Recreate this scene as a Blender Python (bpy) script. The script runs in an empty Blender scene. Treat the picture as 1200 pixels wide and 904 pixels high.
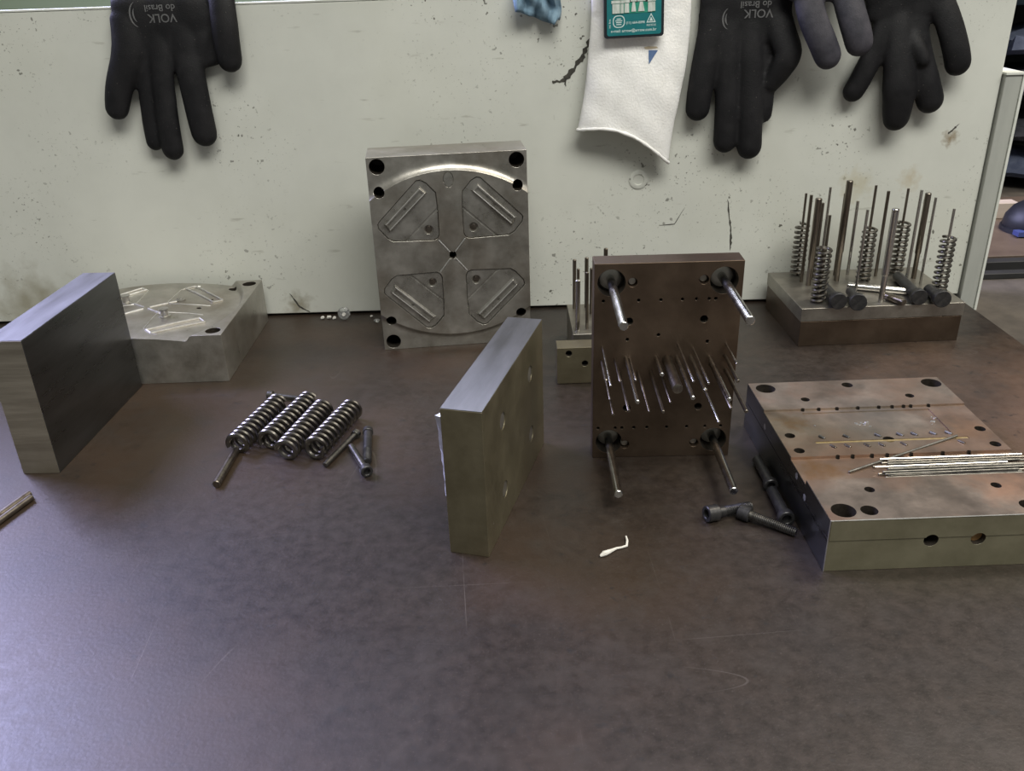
import bpy, bmesh, math, random
from mathutils import Vector, Matrix
from mathutils.bvhtree import BVHTree
random.seed(7)
S = bpy.context.scene
C = S.collection
# ------------------------------------------------------------------ camera, world, lights, exposure
CAM_F, CAM_PITCH, CAM_ROLL, CAM_H = 1020.85, math.radians(25.7736), math.radians(-1.948), 0.34
cd = bpy.data.cameras.new('camera'); cam = bpy.data.objects.new('camera', cd); C.objects.link(cam)
cd.sensor_width = 36.0; cd.lens = CAM_F * 36.0 / 1200.0; cd.clip_start = 0.02
fw = Vector((0, math.cos(CAM_PITCH), -math.sin(CAM_PITCH))); rt = Vector((1, 0, 0)); up = rt.cross(fw)
r2 = rt * math.cos(CAM_ROLL) + up * math.sin(CAM_ROLL); u2 = -rt * math.sin(CAM_ROLL) + up * math.cos(CAM_ROLL)
mw = Matrix((r2, u2, -fw)).transposed().to_4x4(); mw.translation = (0, 0, CAM_H); cam.matrix_world = mw
S.camera = cam
S.view_settings.view_transform = 'Standard'; S.view_settings.look = 'None'
S.view_settings.gamma = 1.0; S.view_settings.use_curve_mapping = False
S.view_settings.exposure = 0.0
w = bpy.data.worlds.new('room_light'); S.world = w; w.use_nodes = True
w.node_tree.nodes['Background'].inputs[0].default_value = (0.90, 0.93, 0.88, 1)
w.node_tree.nodes['Background'].inputs[1].default_value = 0.22

def area(name, loc, target, sx, sy, power, col):
    l = bpy.data.lights.new(name, 'AREA'); l.shape = 'RECTANGLE'; l.size = sx; l.size_y = sy
    l.energy = power; l.color = col
    o = bpy.data.objects.new(name, l); C.objects.link(o); o.location = loc
    o.rotation_euler = (Vector(target) - Vector(loc)).to_track_quat('-Z', 'Y').to_euler()
    return o
# high window on the left, behind the bench; two fluorescent ceiling fittings over the room
area('window_light', (-2.45, 1.90, 2.15), (-0.1, 0.45, 0), 1.5, 1.2, 200, (0.60, 0.60, 1.0))
area('ribbon_window_light', (-1.35, 4.18, 1.78), (-1.35, 0, 1.78), 3.6, 1.15, 140, (0.74, 0.76, 1.0))
area('ceiling_light', (0.80, -0.80, 2.30), (0.80, -0.80, 0), 2.4, 1.0, 98, (1.0, 0.985, 0.92))
area('ceiling_light', (1.55, 1.0, 2.35), (1.55, 1.0, 0), 1.3, 0.5, 40, (1.0, 0.90, 0.74))

# ------------------------------------------------------------------ materials
MATS = {}
def mat(name, c1, c2=None, metal=0.0, rough=0.5, scale=30.0, stretch=(1, 1, 1), bump=0.0, bscale=300.0, rvar=0.0,
        spec=0.5, spots=None, extra=None, lo=0.35, hi=0.65, trans=0.0, detail=6.0):
    m = bpy.data.materials.new(name); m.use_nodes = True; MATS[name] = m
    nt = m.node_tree; N = nt.nodes; L = nt.links; p = N['Principled BSDF']
    p.inputs['Metallic'].default_value = metal; p.inputs['Roughness'].default_value = rough
    p.inputs['Specular IOR Level'].default_value = spec
    p.inputs['Transmission Weight'].default_value = trans
    tc = N.new('ShaderNodeTexCoord'); mp = N.new('ShaderNodeMapping'); mp.inputs['Scale'].default_value = stretch
    L.new(tc.outputs['Object'], mp.inputs['Vector'])
    col = None
    if c2 is None: p.inputs['Base Color'].default_value = (*c1, 1)
    else:
        n = N.new('ShaderNodeTexNoise'); n.inputs['Scale'].default_value = scale; n.inputs['Detail'].default_value = detail
        n.inputs['Roughness'].default_value = 0.65
        L.new(mp.outputs[0], n.inputs['Vector'])
        r = N.new('ShaderNodeValToRGB'); r.color_ramp.elements[0].position = lo; r.color_ramp.elements[1].position = hi
        r.color_ramp.elements[0].color = (*c1, 1); r.color_ramp.elements[1].color = (*c2, 1)
        L.new(n.outputs['Fac'], r.inputs['Fac']); col = r.outputs['Color']
        if rvar:
            mr = N.new('ShaderNodeMapRange'); mr.inputs['From Min'].default_value = 0.3; mr.inputs['From Max'].default_value = 0.7
            mr.inputs['To Min'].default_value = rough - rvar; mr.inputs['To Max'].default_value = rough + rvar
            L.new(n.outputs['Fac'], mr.inputs['Value']); L.new(mr.outputs[0], p.inputs['Roughness'])
    def mix(fac, b):
        nonlocal col
        x = N.new('ShaderNodeMix'); x.data_type = 'RGBA'; L.new(fac, x.inputs['Factor'])
        if col is None: x.inputs['A'].default_value = (*c1, 1)
        else: L.new(col, x.inputs['A'])
        x.inputs['B'].default_value = (*b, 1); col = x.outputs['Result']
    def noise(sc, lo_, hi_, st=None, seed=0.0, det=4.0):
        v = mp.outputs[0]
        mm = N.new('ShaderNodeMapping'); mm.inputs['Scale'].default_value = st or (1, 1, 1); mm.inputs['Location'].default_value = (seed, seed * 1.7, seed * .6)
        L.new(tc.outputs['Object'], mm.inputs['Vector']); v = mm.outputs[0]
        n = N.new('ShaderNodeTexNoise'); n.inputs['Scale'].default_value = sc; n.inputs['Detail'].default_value = det
        L.new(v, n.inputs['Vector'])
        a = N.new('ShaderNodeMapRange'); a.inputs['From Min'].default_value = lo_; a.inputs['From Max'].default_value = hi_
        L.new(n.outputs['Fac'], a.inputs['Value']); return a.outputs[0]
    def blob(c, rad, soft=1.0, wob=0.5):
        # stain or painted shade with a shape of its own: distance from a point, wobbled by noise
        d = N.new('ShaderNodeVectorMath'); d.operation = 'DISTANCE'; d.inputs[1].default_value = c
        L.new(tc.outputs['Object'], d.inputs[0])
        n = N.new('ShaderNodeTexNoise'); n.inputs['Scale'].default_value = 2.2 / rad; n.inputs['Detail'].default_value = 5
        L.new(tc.outputs['Object'], n.inputs['Vector'])
        k = N.new('ShaderNodeMath'); k.operation = 'MULTIPLY_ADD'; L.new(n.outputs['Fac'], k.inputs[0])
        k.inputs[1].default_value = rad * wob * 4; L.new(d.outputs['Value'], k.inputs[2])
        a = N.new('ShaderNodeMapRange'); a.inputs['From Min'].default_value = rad * (1 + 2 * wob); a.inputs['From Max'].default_value = rad * (1 + 2 * wob) - rad * soft
        L.new(k.outputs[0], a.inputs['Value']); return a.outputs[0]
    def lines(sc, st, seed, wd):
        mm = N.new('ShaderNodeMapping'); mm.inputs['Scale'].default_value = st; mm.inputs['Location'].default_value = (seed, seed * .7, 0); mm.inputs['Rotation'].default_value = (0, 0, seed)
        L.new(tc.outputs['Object'], mm.inputs['Vector'])
        n = N.new('ShaderNodeTexNoise'); n.inputs['Scale'].default_value = sc; n.inputs['Detail'].default_value = 0; L.new(mm.outputs[0], n.inputs['Vector'])
        a = N.new('ShaderNodeMath'); a.operation = 'SUBTRACT'; L.new(n.outputs['Fac'], a.inputs[0]); a.inputs[1].default_value = .5
        b = N.new('ShaderNodeMath'); b.operation = 'ABSOLUTE'; L.new(a.outputs[0], b.inputs[0])
        c = N.new('ShaderNodeMath'); c.operation = 'LESS_THAN'; L.new(b.outputs[0], c.inputs[0]); c.inputs[1].default_value = wd
        return c.outputs[0]
    mix.lines = lines
    def times(f, k):
        a = N.new('ShaderNodeMath'); a.operation = 'MULTIPLY'; L.new(f, a.inputs[0])
        if isinstance(k, (int, float)): a.inputs[1].default_value = k
        else: L.new(k, a.inputs[1])
        return a.outputs[0]
    if extra: extra(mix, noise, blob, times)
    if col is not None: L.new(col, p.inputs['Base Color'])
    if bump:
        b = N.new('ShaderNodeTexNoise'); b.inputs['Scale'].default_value = bscale; b.inputs['Detail'].default_value = 4
        L.new(mp.outputs[0], b.inputs['Vector'])
        bn = N.new('ShaderNodeBump'); bn.inputs['Strength'].default_value = bump; bn.inputs['Distance'].default_value = 0.001
        L.new(b.outputs['Fac'], bn.inputs['Height']); L.new(bn.outputs['Normal'], p.inputs['Normal'])
    return m

def bench_extra(mix, noise, blob, times):
    lines = mix.lines
    mix(times(noise(26.0, 0.52, 0.70, seed=21.0, det=10), 0.6), (0.016, 0.012, 0.0095))
    mix(noise(5.0, 0.50, 0.66, seed=3.1), (0.036, 0.0215, 0.0135))
    mix(times(noise(9.0, 0.56, 0.70, seed=8.3), 0.6), (0.018, 0.014, 0.012))
    mix(times(blob((0.47, 0.20, 0.90), 0.20, 1.0, .3), 0.85), (0.145, 0.088, 0.056))
    mix(times(blob((-0.24, 0.26, 0.90), 0.20, 1.0, .3), 0.7), (0.052, 0.033, 0.0195))  # brown where panel and block shade the window, painted into the colour
    mix(times(blob((0.08, 0.02, 0.90), 0.10, 1.0, .3), 0.5), (0.036, 0.0225, 0.014))
    mix(times(noise(700.0, 0.60, 0.72, seed=1.7), 0.5), (0.055, 0.044, 0.036))
    mix(times(noise(55.0, 0.50, 0.72, seed=12.7, det=9), 0.5), (0.032, 0.025, 0.020))
    
    mix(times(noise(140.0, 0.64, 0.74, seed=9.9), 0.7), (0.012, 0.010, 0.009))
    mix(times(lines(5.0, (4.2, .35, 1), 14.2, .0012), times(noise(14.0, 0.52, 0.66, seed=17.0), 0.28)), (0.17, 0.15, 0.135))
    mix(times(lines(6.0, (.4, 4.0, 1), 24.2, .0012), times(noise(11.0, 0.54, 0.68, seed=27.0), 0.25)), (0.17, 0.15, 0.135))
mat('bench_steel', (0.0100, 0.0064, 0.0044), (0.0235, 0.0155, 0.0108), metal=0.0, rough=0.44, scale=120, detail=12.0, bump=0.10, bscale=420, rvar=0.05, spec=0.70, extra=bench_extra)
def panel_extra(mix, noise, blob, times):
    mix(times(noise(4.0, 0.50, 0.70, seed=2.2), 0.45), (0.54, 0.545, 0.46))
    cl = noise(9.0, 0.44, 0.62, seed=11.4)
    mix(times(times(noise(170.0, 0.685, 0.72, seed=4.4, det=2), cl), 0.9), (0.07, 0.065, 0.05))
    mix(times(times(noise(420.0, 0.675, 0.72, seed=6.1, det=2), cl), 0.75), (0.12, 0.115, 0.09))
    mix(times(noise(30.0, 0.68, 0.76, st=(1, 1, 5), seed=7.7), 0.40), (0.26, 0.25, 0.20))
    mix(times(blob((0.449, 0, 0.170), 0.010, 1.0), 0.8), (0.20, 0.13, 0.05))
    mix(times(blob((0.415, 0, 0.130), 0.014, 1.0), 0.45), (0.42, 0.32, 0.16))
    mix(times(blob((0.015, 0, 0.128), 0.010, 1.0), 0.8), (0.16, 0.15, 0.06))
    mix(times(blob((0.360, 0, 0.125), 0.020, 1.0), 0.45), (0.45, 0.38, 0.20))
    mix(times(blob((-0.23, 0, 0.012), 0.018, 1.0), 0.7), (0.20, 0.17, 0.10))
    mix(times(blob((-0.52, 0, 0.02), 0.05, 1.0), 0.7), (0.25, 0.22, 0.14))
mat('panel_paint', (0.60, 0.61, 0.555), (0.67, 0.68, 0.62), rough=0.42, scale=7, bump=0.08, bscale=90, spec=0.4, extra=panel_extra)
mat('panel_edge', (0.60, 0.62, 0.56), (0.74, 0.75, 0.70), rough=0.5, scale=40)
mat('post_grey', (0.36, 0.37, 0.34), (0.44, 0.45, 0.41), rough=0.5, scale=30, stretch=(1, 1, .2))
mat('crack_black', (0.035, 0.033, 0.030), (0.08, 0.075, 0.06), rough=0.9, scale=300)
def dirt(mix, noise, blob, times):
    mix(times(noise(16.0, 0.50, 0.72, seed=2.9), 0.55), (0.17, 0.13, 0.085))
mat('ground_steel_lit', (0.20, 0.203, 0.208), (0.285, 0.29, 0.296), metal=1.0, rough=0.50, scale=60, stretch=(1, .15, 1), bump=0.06, bscale=500, rvar=0.07)  # lighter copy for top faces, window light put into the colour
mat('ground_steel_shaded', (0.15, 0.152, 0.156), (0.205, 0.208, 0.213), metal=1.0, rough=0.30, scale=60, stretch=(1, .15, 1), bump=0.04, bscale=500, rvar=0.05)  # darker copy for side faces, their shade put into the colour
mat('sawn_steel', (0.25, 0.225, 0.18), (0.40, 0.365, 0.30), metal=0.75, rough=0.46, scale=40, stretch=(.12, 1, 1.6), bump=0.15, bscale=300, rvar=0.08, extra=dirt)
mat('mold_steel', (0.31, 0.295, 0.26), (0.47, 0.45, 0.41), metal=0.80, rough=0.34, scale=45, bump=0.05, bscale=500, rvar=0.08, extra=dirt)
mat('insert_steel', (0.29, 0.28, 0.25), (0.46, 0.445, 0.41), metal=0.80, rough=0.30, scale=60, bump=0.05, bscale=500, rvar=0.08)
mat('olive_steel', (0.140, 0.122, 0.076), (0.195, 0.172, 0.112), metal=0.65, rough=0.42, scale=30, bump=0.08, bscale=400, rvar=0.08, extra=dirt)
mat('olive_oiled', (0.185, 0.170, 0.110), (0.250, 0.230, 0.155), metal=0.6, rough=0.42, scale=30, bump=0.06, bscale=400, rvar=0.08)
mat('brown_steel', (0.088, 0.062, 0.043), (0.132, 0.095, 0.068), metal=0.85, rough=0.44, scale=25, bump=0.06, bscale=400, rvar=0.08)
def rusty(mix, noise, blob, times):
    mix(times(noise(16.0, 0.46, 0.60, seed=4.9), 0.8), (0.30, 0.20, 0.145))
    mix(times(noise(24.0, 0.54, 0.66, seed=1.9), 0.5), (0.12, 0.10, 0.08))
    mix(times(blob((0.016, 0.060, 0.034), 0.016, 1.0), 0.8), (0.26, 0.14, 0.055))
    mix(times(blob((0.016, 0.125, 0.036), 0.014, 1.0), 0.7), (0.24, 0.14, 0.06))
    mix(times(blob((0.120, 0.030, 0.037), 0.030, 1.0), 0.7), (0.42, 0.25, 0.165))
    mix(times(blob((0.135, 0.105, 0.036), 0.022, 1.0), 0.6), (0.38, 0.23, 0.14))
    mix(times(blob((0.070, 0.120, 0.036), 0.045, 1.0, .2), 0.6), (0.22, 0.21, 0.19))
mat('rust_steel', (0.22, 0.185, 0.15), (0.36, 0.30, 0.245), metal=0.8, rough=0.42, scale=30, bump=0.06, bscale=400, rvar=0.08, extra=rusty)
mat('stack_steel', (0.24, 0.225, 0.20), (0.36, 0.34, 0.30), metal=0.9, rough=0.40, scale=40, bump=0.05, bscale=400, rvar=0.06)
mat('pin_chrome', (0.50, 0.49, 0.47), (0.66, 0.65, 0.62), metal=1.0, rough=0.22, scale=120, stretch=(1, 1, .1), rvar=0.05)
mat('bright_edge', (0.62, 0.61, 0.58), (0.78, 0.77, 0.74), metal=1.0, rough=0.42, scale=200)
mat('pin_dark', (0.16, 0.135, 0.11), (0.30, 0.27, 0.23), metal=1.0, rough=0.34, scale=150, stretch=(1, 1, .15))
mat('spring_steel', (0.13, 0.12, 0.105), (0.22, 0.205, 0.185), metal=1.0, rough=0.30, scale=200)
mat('black_oxide', (0.030, 0.030, 0.032), (0.065, 0.063, 0.062), metal=0.6, rough=0.40, scale=200)
mat('thread_steel', (0.14, 0.135, 0.125), (0.24, 0.23, 0.21), metal=1.0, rough=0.35, scale=200)
mat('rod_steel', (0.13, 0.128, 0.118), (0.27, 0.265, 0.245), metal=1.0, rough=0.48, scale=200)
mat('yellow_grease', (0.30, 0.22, 0.10), (0.42, 0.33, 0.17), metal=0.4, rough=0.4, scale=200)
mat('copper_inside', (0.45, 0.24, 0.08), (0.30, 0.17, 0.07), metal=0.3, rough=0.5, scale=200)
mat('foil', (0.62, 0.64, 0.66), (0.80, 0.82, 0.84), metal=0.9, rough=0.3, scale=100, bump=0.4, bscale=200)
def glove_dust(mix, noise, blob, times):
    mix(times(noise(50.0, 0.50, 0.75, seed=3.3), 0.35), (0.030, 0.029, 0.030))
    mix(times(noise(600.0, 0.70, 0.75, seed=6.3), 0.5), (0.20, 0.18, 0.16))
mat('glove_black', (0.0055, 0.0055, 0.0065), (0.011, 0.0105, 0.012), rough=0.62, scale=35, bump=0.25, bscale=900, spec=0.28, extra=glove_dust)
mat('glove_worn', (0.024, 0.024, 0.032), (0.062, 0.058, 0.070), rough=0.68, scale=40, bump=0.25, bscale=900, spec=0.35)
mat('glove_print', (0.085, 0.085, 0.088), (0.13, 0.13, 0.13), rough=0.7, scale=300)
mat('glove_knit', (0.020, 0.020, 0.022), (0.035, 0.035, 0.037), rough=0.9, scale=500)
mat('white_cotton', (0.84, 0.83, 0.80), (0.92, 0.91, 0.89), rough=0.9, scale=60, bump=0.5, bscale=500, spec=0.2)
mat('card_teal', (0.010, 0.155, 0.170), (0.016, 0.185, 0.200), rough=0.3, scale=100)
mat('card_frame', (0.012, 0.016, 0.022), rough=0.35)
mat('card_green', (0.02, 0.22, 0.14), (0.05, 0.34, 0.24), rough=0.3, scale=200)
mat('card_print', (0.62, 0.74, 0.72), rough=0.4)
mat('card_bit', (0.46, 0.52, 0.47), (0.70, 0.74, 0.70), rough=0.3, scale=300, stretch=(1, 1, .2))
mat('card_black', (0.02, 0.035, 0.03), rough=0.4)
mat('mark_blue', (0.10, 0.17, 0.33), rough=0.8)
mat('mark_tan', (0.50, 0.42, 0.30), rough=0.8)
mat('rag_blue', (0.12, 0.20, 0.27), (0.20, 0.30, 0.38), rough=0.9, scale=70, bump=0.3, bscale=300)
mat('paper_white', (0.62, 0.60, 0.55), (0.74, 0.72, 0.68), rough=0.8, scale=300)
mat('clear_plastic', (0.92, 0.93, 0.93), rough=0.12, trans=0.85)
mat('green_wall', (0.33, 0.42, 0.23), (0.36, 0.45, 0.26), rough=0.6, scale=2)
mat('dark_wall', (0.045, 0.045, 0.042), (0.06, 0.06, 0.055), rough=0.8, scale=2)
mat('concrete', (0.11, 0.105, 0.10), (0.15, 0.145, 0.135), rough=0.8, scale=3)
mat('dark_cloth', (0.018, 0.018, 0.024), (0.045, 0.045, 0.054), rough=0.9, scale=60)
mat('navy_cloth', (0.04, 0.05, 0.09), (0.08, 0.095, 0.14), rough=0.85, scale=60)
mat('taupe_cloth', (0.15, 0.12, 0.10), (0.24, 0.20, 0.17), rough=0.9, scale=60)
mat('violet_cloth', (0.09, 0.085, 0.11), (0.18, 0.165, 0.20), rough=0.9, scale=60)
mat('teal_cloth', (0.07, 0.11, 0.13), (0.12, 0.17, 0.19), rough=0.9, scale=60)
mat('rack_black', (0.012, 0.012, 0.012), (0.02, 0.02, 0.02), rough=0.6, scale=20)
mat('side_bench_top', (0.060, 0.052, 0.045), (0.11, 0.095, 0.080), rough=0.55, scale=18, bump=0.2, bscale=100)
mat('side_plate', (0.085, 0.060, 0.045), (0.13, 0.095, 0.07), rough=0.5, scale=14)
mat('wood_beige', (0.40, 0.33, 0.27), (0.52, 0.44, 0.37), rough=0.7, scale=30, stretch=(.1, 1, 1))
mat('cap_navy', (0.007, 0.008, 0.012), (0.014, 0.015, 0.020), rough=0.5, scale=60)
mat('highlight_blue', (0.05, 0.07, 0.22), rough=0.4)
mat('bore_shade', (0.035, 0.030, 0.024), (0.06, 0.05, 0.04), metal=0.5, rough=0.45, scale=300)  # hole walls: the shade of their depth put into the colour
mat('hole_dark', (0.02, 0.018, 0.015), rough=0.9)

# ------------------------------------------------------------------ helpers
def tag(o, label, cat, group=None):
    o['label'] = label; o['category'] = cat
    if group: o['group'] = group
    return o
def thing(name, label, cat, loc=(0, 0, 0), rotz=0.0, group=None):
    o = bpy.data.objects.new(name, None); o.empty_display_size = 0.02; C.objects.link(o)
    o.location = loc; o.rotation_euler = (0, 0, rotz)
    return tag(o, label, cat, group)
def obj(name, g, m, parent=None, smooth=35, bevel=0.0, loc=None, rot=None, label=None):
    if isinstance(g, bmesh.types.BMesh):
        me = bpy.data.meshes.new(name); bmesh.ops.recalc_face_normals(g, faces=g.faces[:]); g.to_mesh(me); g.free()
    else: me = g
    o = bpy.data.objects.new(name, me); C.objects.link(o)
    if m is not None:
        mi = [p.material_index for p in me.polygons] if len(me.materials) > 1 else None
        me.materials.clear(); me.materials.append(MATS[m])
        if mi and max(mi) > 0:
            me.materials.append(MATS['bore_shade']); me.polygons.foreach_set('material_index', [min(k, 1) for k in mi])
    if smooth:
        for p in me.polygons: p.use_smooth = True
        me.set_sharp_from_angle(angle=math.radians(smooth))
    if bevel:
        b = o.modifiers.new('bevel', 'BEVEL'); b.width = bevel; b.segments = 2; b.limit_method = 'ANGLE'; b.angle_limit = math.radians(40)
        b.use_clamp_overlap = False; b.harden_normals = True
    if parent is not None: o.parent = parent
    if loc is not None: o.location = loc
    if rot is not None: o.rotation_euler = rot
    if label: o['label'] = label
    return o
def struct(o): o['kind'] = 'structure'; return o
def box(bm, x0, x1, y0, y1, z0, z1, mtx=None):
    vs = [bm.verts.new((x, y, z)) for z in (z0, z1) for y in (y0, y1) for x in (x0, x1)]
    for f in ((0, 2, 3, 1), (4, 5, 7, 6), (0, 1, 5, 4), (2, 6, 7, 3), (0, 4, 6, 2), (1, 3, 7, 5)): bm.faces.new([vs[i] for i in f])
    if mtx is not None: bmesh.ops.transform(bm, matrix=mtx, verts=vs)
    return bm
def prism(bm, poly, z0, z1, shrink=0.0):
    a = [bm.verts.new((x, y, z0)) for x, y in poly]; b = [bm.verts.new((x, y, z1)) for x, y in poly]
    n = len(poly); bm.faces.new(a); bm.faces.new(b)
    for i in range(n): bm.faces.new((a[i], a[(i + 1) % n], b[(i + 1) % n], b[i]))
    return bm
def rings(bm, rr, cap0=True, cap1=True, close=True):
    vv = [[bm.verts.new(p) for p in r] for r in rr]; n = len(rr[0])
    for a, b in zip(vv, vv[1:]):
        for i in range(n if close else n - 1): bm.faces.new((a[i], a[(i + 1) % n], b[(i + 1) % n], b[i]))
    if cap0: bm.faces.new(vv[0])
    if cap1: bm.faces.new(vv[-1])
    return bm
def frame(d):
    d = Vector(d).normalized(); a = Vector((0, 0, 1)) if abs(d.z) < .9 else Vector((1, 0, 0))
    u = d.cross(a).normalized(); return u, d.cross(u).normalized()
def lathe(bm, p0, p1, prof, n=20):
    """prof: (distance along axis in m, radius)"""
    p0 = Vector(p0); d = (Vector(p1) - p0).normalized(); u, v = frame(d)
    rr = [[p0 + d * t + (u * math.cos(2 * math.pi * k / n) + v * math.sin(2 * math.pi * k / n)) * max(r, 1e-5) for k in range(n)] for t, r in prof]
    return rings(bm, rr)
def cyl(bm, p0, p1, r, n=20, c=0.0):
    L = (Vector(p1) - Vector(p0)).length
    prof = [(0, r), (L, r)] if not c else [(0, r - c), (c, r), (L - c, r), (L, r - c)]
    return lathe(bm, p0, p1, prof, n)
def tube(bm, pts, rad, n=8):
    pts = [Vector(p) for p in pts]; rr = []
    for i, p in enumerate(pts):
        d = (pts[min(i + 1, len(pts) - 1)] - pts[max(i - 1, 0)]); u, v = frame(d)
        r = rad if not isinstance(rad, (list, tuple)) else rad[i]
        rr.append([p + (u * math.cos(2 * math.pi * k / n) + v * math.sin(2 * math.pi * k / n)) * r for k in range(n)])
    return rings(bm, rr)
def to_mesh(bm, name='m'):
    me = bpy.data.meshes.new(name); bmesh.ops.recalc_face_normals(bm, faces=bm.faces[:]); bm.to_mesh(me); bm.free(); return me
def evaluated(o):
    bpy.context.view_layer.update()
    dg = bpy.context.evaluated_depsgraph_get()
    return bpy.data.meshes.new_from_object(o.evaluated_get(dg))
def cut(body, cutters, bore=()):
    """body minus each cutter bmesh; the result is one clean mesh"""
    me = to_mesh(body) if isinstance(body, bmesh.types.BMesh) else body
    while len(me.materials) < 2: me.materials.append(MATS['hole_dark'])
    for ci, cb in enumerate(cutters):
        a = bpy.data.objects.new('tmp_body', me); b = bpy.data.objects.new('tmp_cut', to_mesh(cb))
        while len(b.data.materials) < 2: b.data.materials.append(MATS['hole_dark'])
        if ci in bore:
            for p in b.data.polygons: p.material_index = 1
        C.objects.link(a); C.objects.link(b)
        m = a.modifiers.new('b', 'BOOLEAN'); m.operation = 'DIFFERENCE'; m.object = b; m.solver = 'EXACT'
        me = evaluated(a)
        bpy.data.objects.remove(a); bpy.data.objects.remove(b)
    return me
def rot2(poly, sx, sy): return [(x * sx, y * sy) for x, y in poly]
MM = 0.001
NB = bmesh.new

# ------------------------------------------------------------------ the room and the bench
bm = NB(); box(bm, -4, 4, -3, 4.3, -0.95, -0.90); struct(obj('floor', bm, 'concrete', smooth=0))
bm = NB(); box(bm, -4, 4, 4.2, 4.3, -0.90, 1.2); struct(obj('wall_back', bm, 'green_wall', smooth=0))
bm = NB(); box(bm, 2.3, 2.4, -3, 4.2, -0.90, 3.0); struct(obj('unseen_wall_right', bm, 'dark_wall', smooth=0))  # unseen dark wall, added to darken what right-facing steel reflects
T = thing('workbench', 'brown stained steel workbench carrying all the mould parts', 'workbench', (0, 0.40, -0.90))
bm = NB(); box(bm, -1.05, 0.4875, -0.45, 0.56, 0.875, 0.90); obj('tabletop', bm, 'bench_steel', T, bevel=0.001)
for x in (-0.98, 0.42):
    for y in (-0.40, 0.50):
        bm = NB(); box(bm, x - .03, x + .03, y - .03, y + .03, 0, 0.875); obj('leg', bm, 'rack_black', T)
# painted panel along the rear edge, its front face on y = PY
PYAW = math.radians(-0.762); PY = 0.8965
T = thing('back_panel', 'pale grey-green painted panel standing along the rear of the workbench', 'panel', (0, PY, 0), PYAW)
bm = NB(); box(bm, -1.0, 0.4885, 0, 0.018, 0.0025, 0.3142); obj('board', bm, 'panel_paint', T, bevel=0.0012)
bm = NB(); box(bm, -1.0, 0.4885, -0.0004, 0.0184, 0.3143, 0.3158); obj('edge_strip', bm, 'panel_edge', T)
for x in (-0.9, -0.3, 0.2, 0.44):
    bm = NB(); box(bm, x - .02, x + .02, 0.003, 0.016, 0, 0.0025); obj('foot', bm, 'rack_black', T)
bm = NB(); box(bm, -1.0, 0.4885, 0.0185, 0.0235, 0, 0.03); obj('light_stop_strip', bm, 'rack_black', T)  # unseen strip added to stop light leaking under the panel
bm = NB(); lathe(bm, (0.1368, 0.0, 0.1378), (0.1368, -1, 0.1378), [(0, .0098), (.0007, .0098), (.0012, .0088), (.0012, .0056), (.0004, .0052), (.0004, 0)], 28)
obj('screw_cap', bm, 'panel_paint', T)
def crack(pts, wid):
    bm = NB(); L = []; R = []
    fine = []
    for a, b in zip(pts, pts[1:]):
        for k in range(6):
            t = k / 6; fine.append((a[0] + (b[0] - a[0]) * t, a[1] + (b[1] - a[1]) * t))
    fine.append(pts[-1]); n = len(fine)
    rr = []
    for i, (x, z) in enumerate(fine):
        d = Vector((fine[min(i + 1, n - 1)][0] - fine[max(i - 1, 0)][0], fine[min(i + 1, n - 1)][1] - fine[max(i - 1, 0)][1])).normalized()
        nx, nz = -d.y, d.x; ww = wid * (0.35 + random.random() * 0.9) * min(1, (i + .3) / 3, (n - i - .4) / 3)
        x += random.uniform(-.4, .4) * wid; z += random.uniform(-.4, .4) * wid
        rr.append([(x - nx * ww, -.0003, z - nz * ww), (x + nx * ww, -.0003, z + nz * ww), (x + nx * ww, .0004, z + nz * ww), (x - nx * ww, .0004, z - nz * ww)])
    rings(bm, rr); obj('paint_crack', bm, 'crack_black', T)
mmp = lambda l: [(x * MM, z * MM) for x, z in l]
crack(mmp([(92, 285), (84.2, 269.5), (79.9, 259), (71.3, 248), (60.8, 236.5), (48.6, 235.4)]), .0024)
crack(mmp([(62, 238), (62.6, 231)]), .0014)
crack(mmp([(230.1, 114), (233.8, 93), (236.5, 76), (236.8, 59.4)]), .0010)
crack(mmp([(20, 130), (8, 131), (-8, 134)]), .0008)
crack(mmp([(-238, 26), (-229, 10), (-219, 4)]), .0008)
crack(mmp([(186, 107), (176, 90), (160, 89)]), .0004)
crack(mmp([(455, 183), (449, 177), (446, 174)]), .0012)
# grey steel post at the right end of the panel
bm = NB(); box(bm, 0, 0.0165, 0, 0.070, -0.014, 0.229)
T = thing('steel_post', 'light grey square post at the right end of the pale panel', 'post', (0.4895, 0.8850, -0.0), PYAW)
obj('post_body', bm, 'post_grey', T, bevel=0.001)
bm = NB(); box(bm, 0.0165, 0.0190, -0.0015, 0.070, -0.014, 0.2295); obj('edge_strip', bm, 'panel_edge', T)
bm = NB(); box(bm, -0.0005, 0.0190, -0.0015, 0.0705, 0.2292, 0.2312); obj('top_cap', bm, 'panel_edge', T)

# ------------------------------------------------------------------ plain steel blocks
BOX = lambda a, d, h: box(NB(), 0, a, 0, d, 0, h)
T = thing('steel_block', 'plain ground steel block standing on edge at the left', 'steel block', (-0.3769, 0.5785, 0), -0.044)
obj('block_body', BOX(.0287, .1530, .1094), 'ground_steel_shaded', T, bevel=0.0005)
bm = NB(); box(bm, 0.0003, .0284, 0.0003, .1527, .1094, .1098); obj('lit_ground_top', bm, 'ground_steel_lit', T, label='ground top edge with window light painted in')  # lighter strip paints the window's light on the block top
bm = NB(); box(bm, 0.0003, .0284, -0.0006, 0, 0.0003, .1095); obj('sawn_end', bm, 'sawn_steel', T, label='sawn brownish end face of the block')

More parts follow.
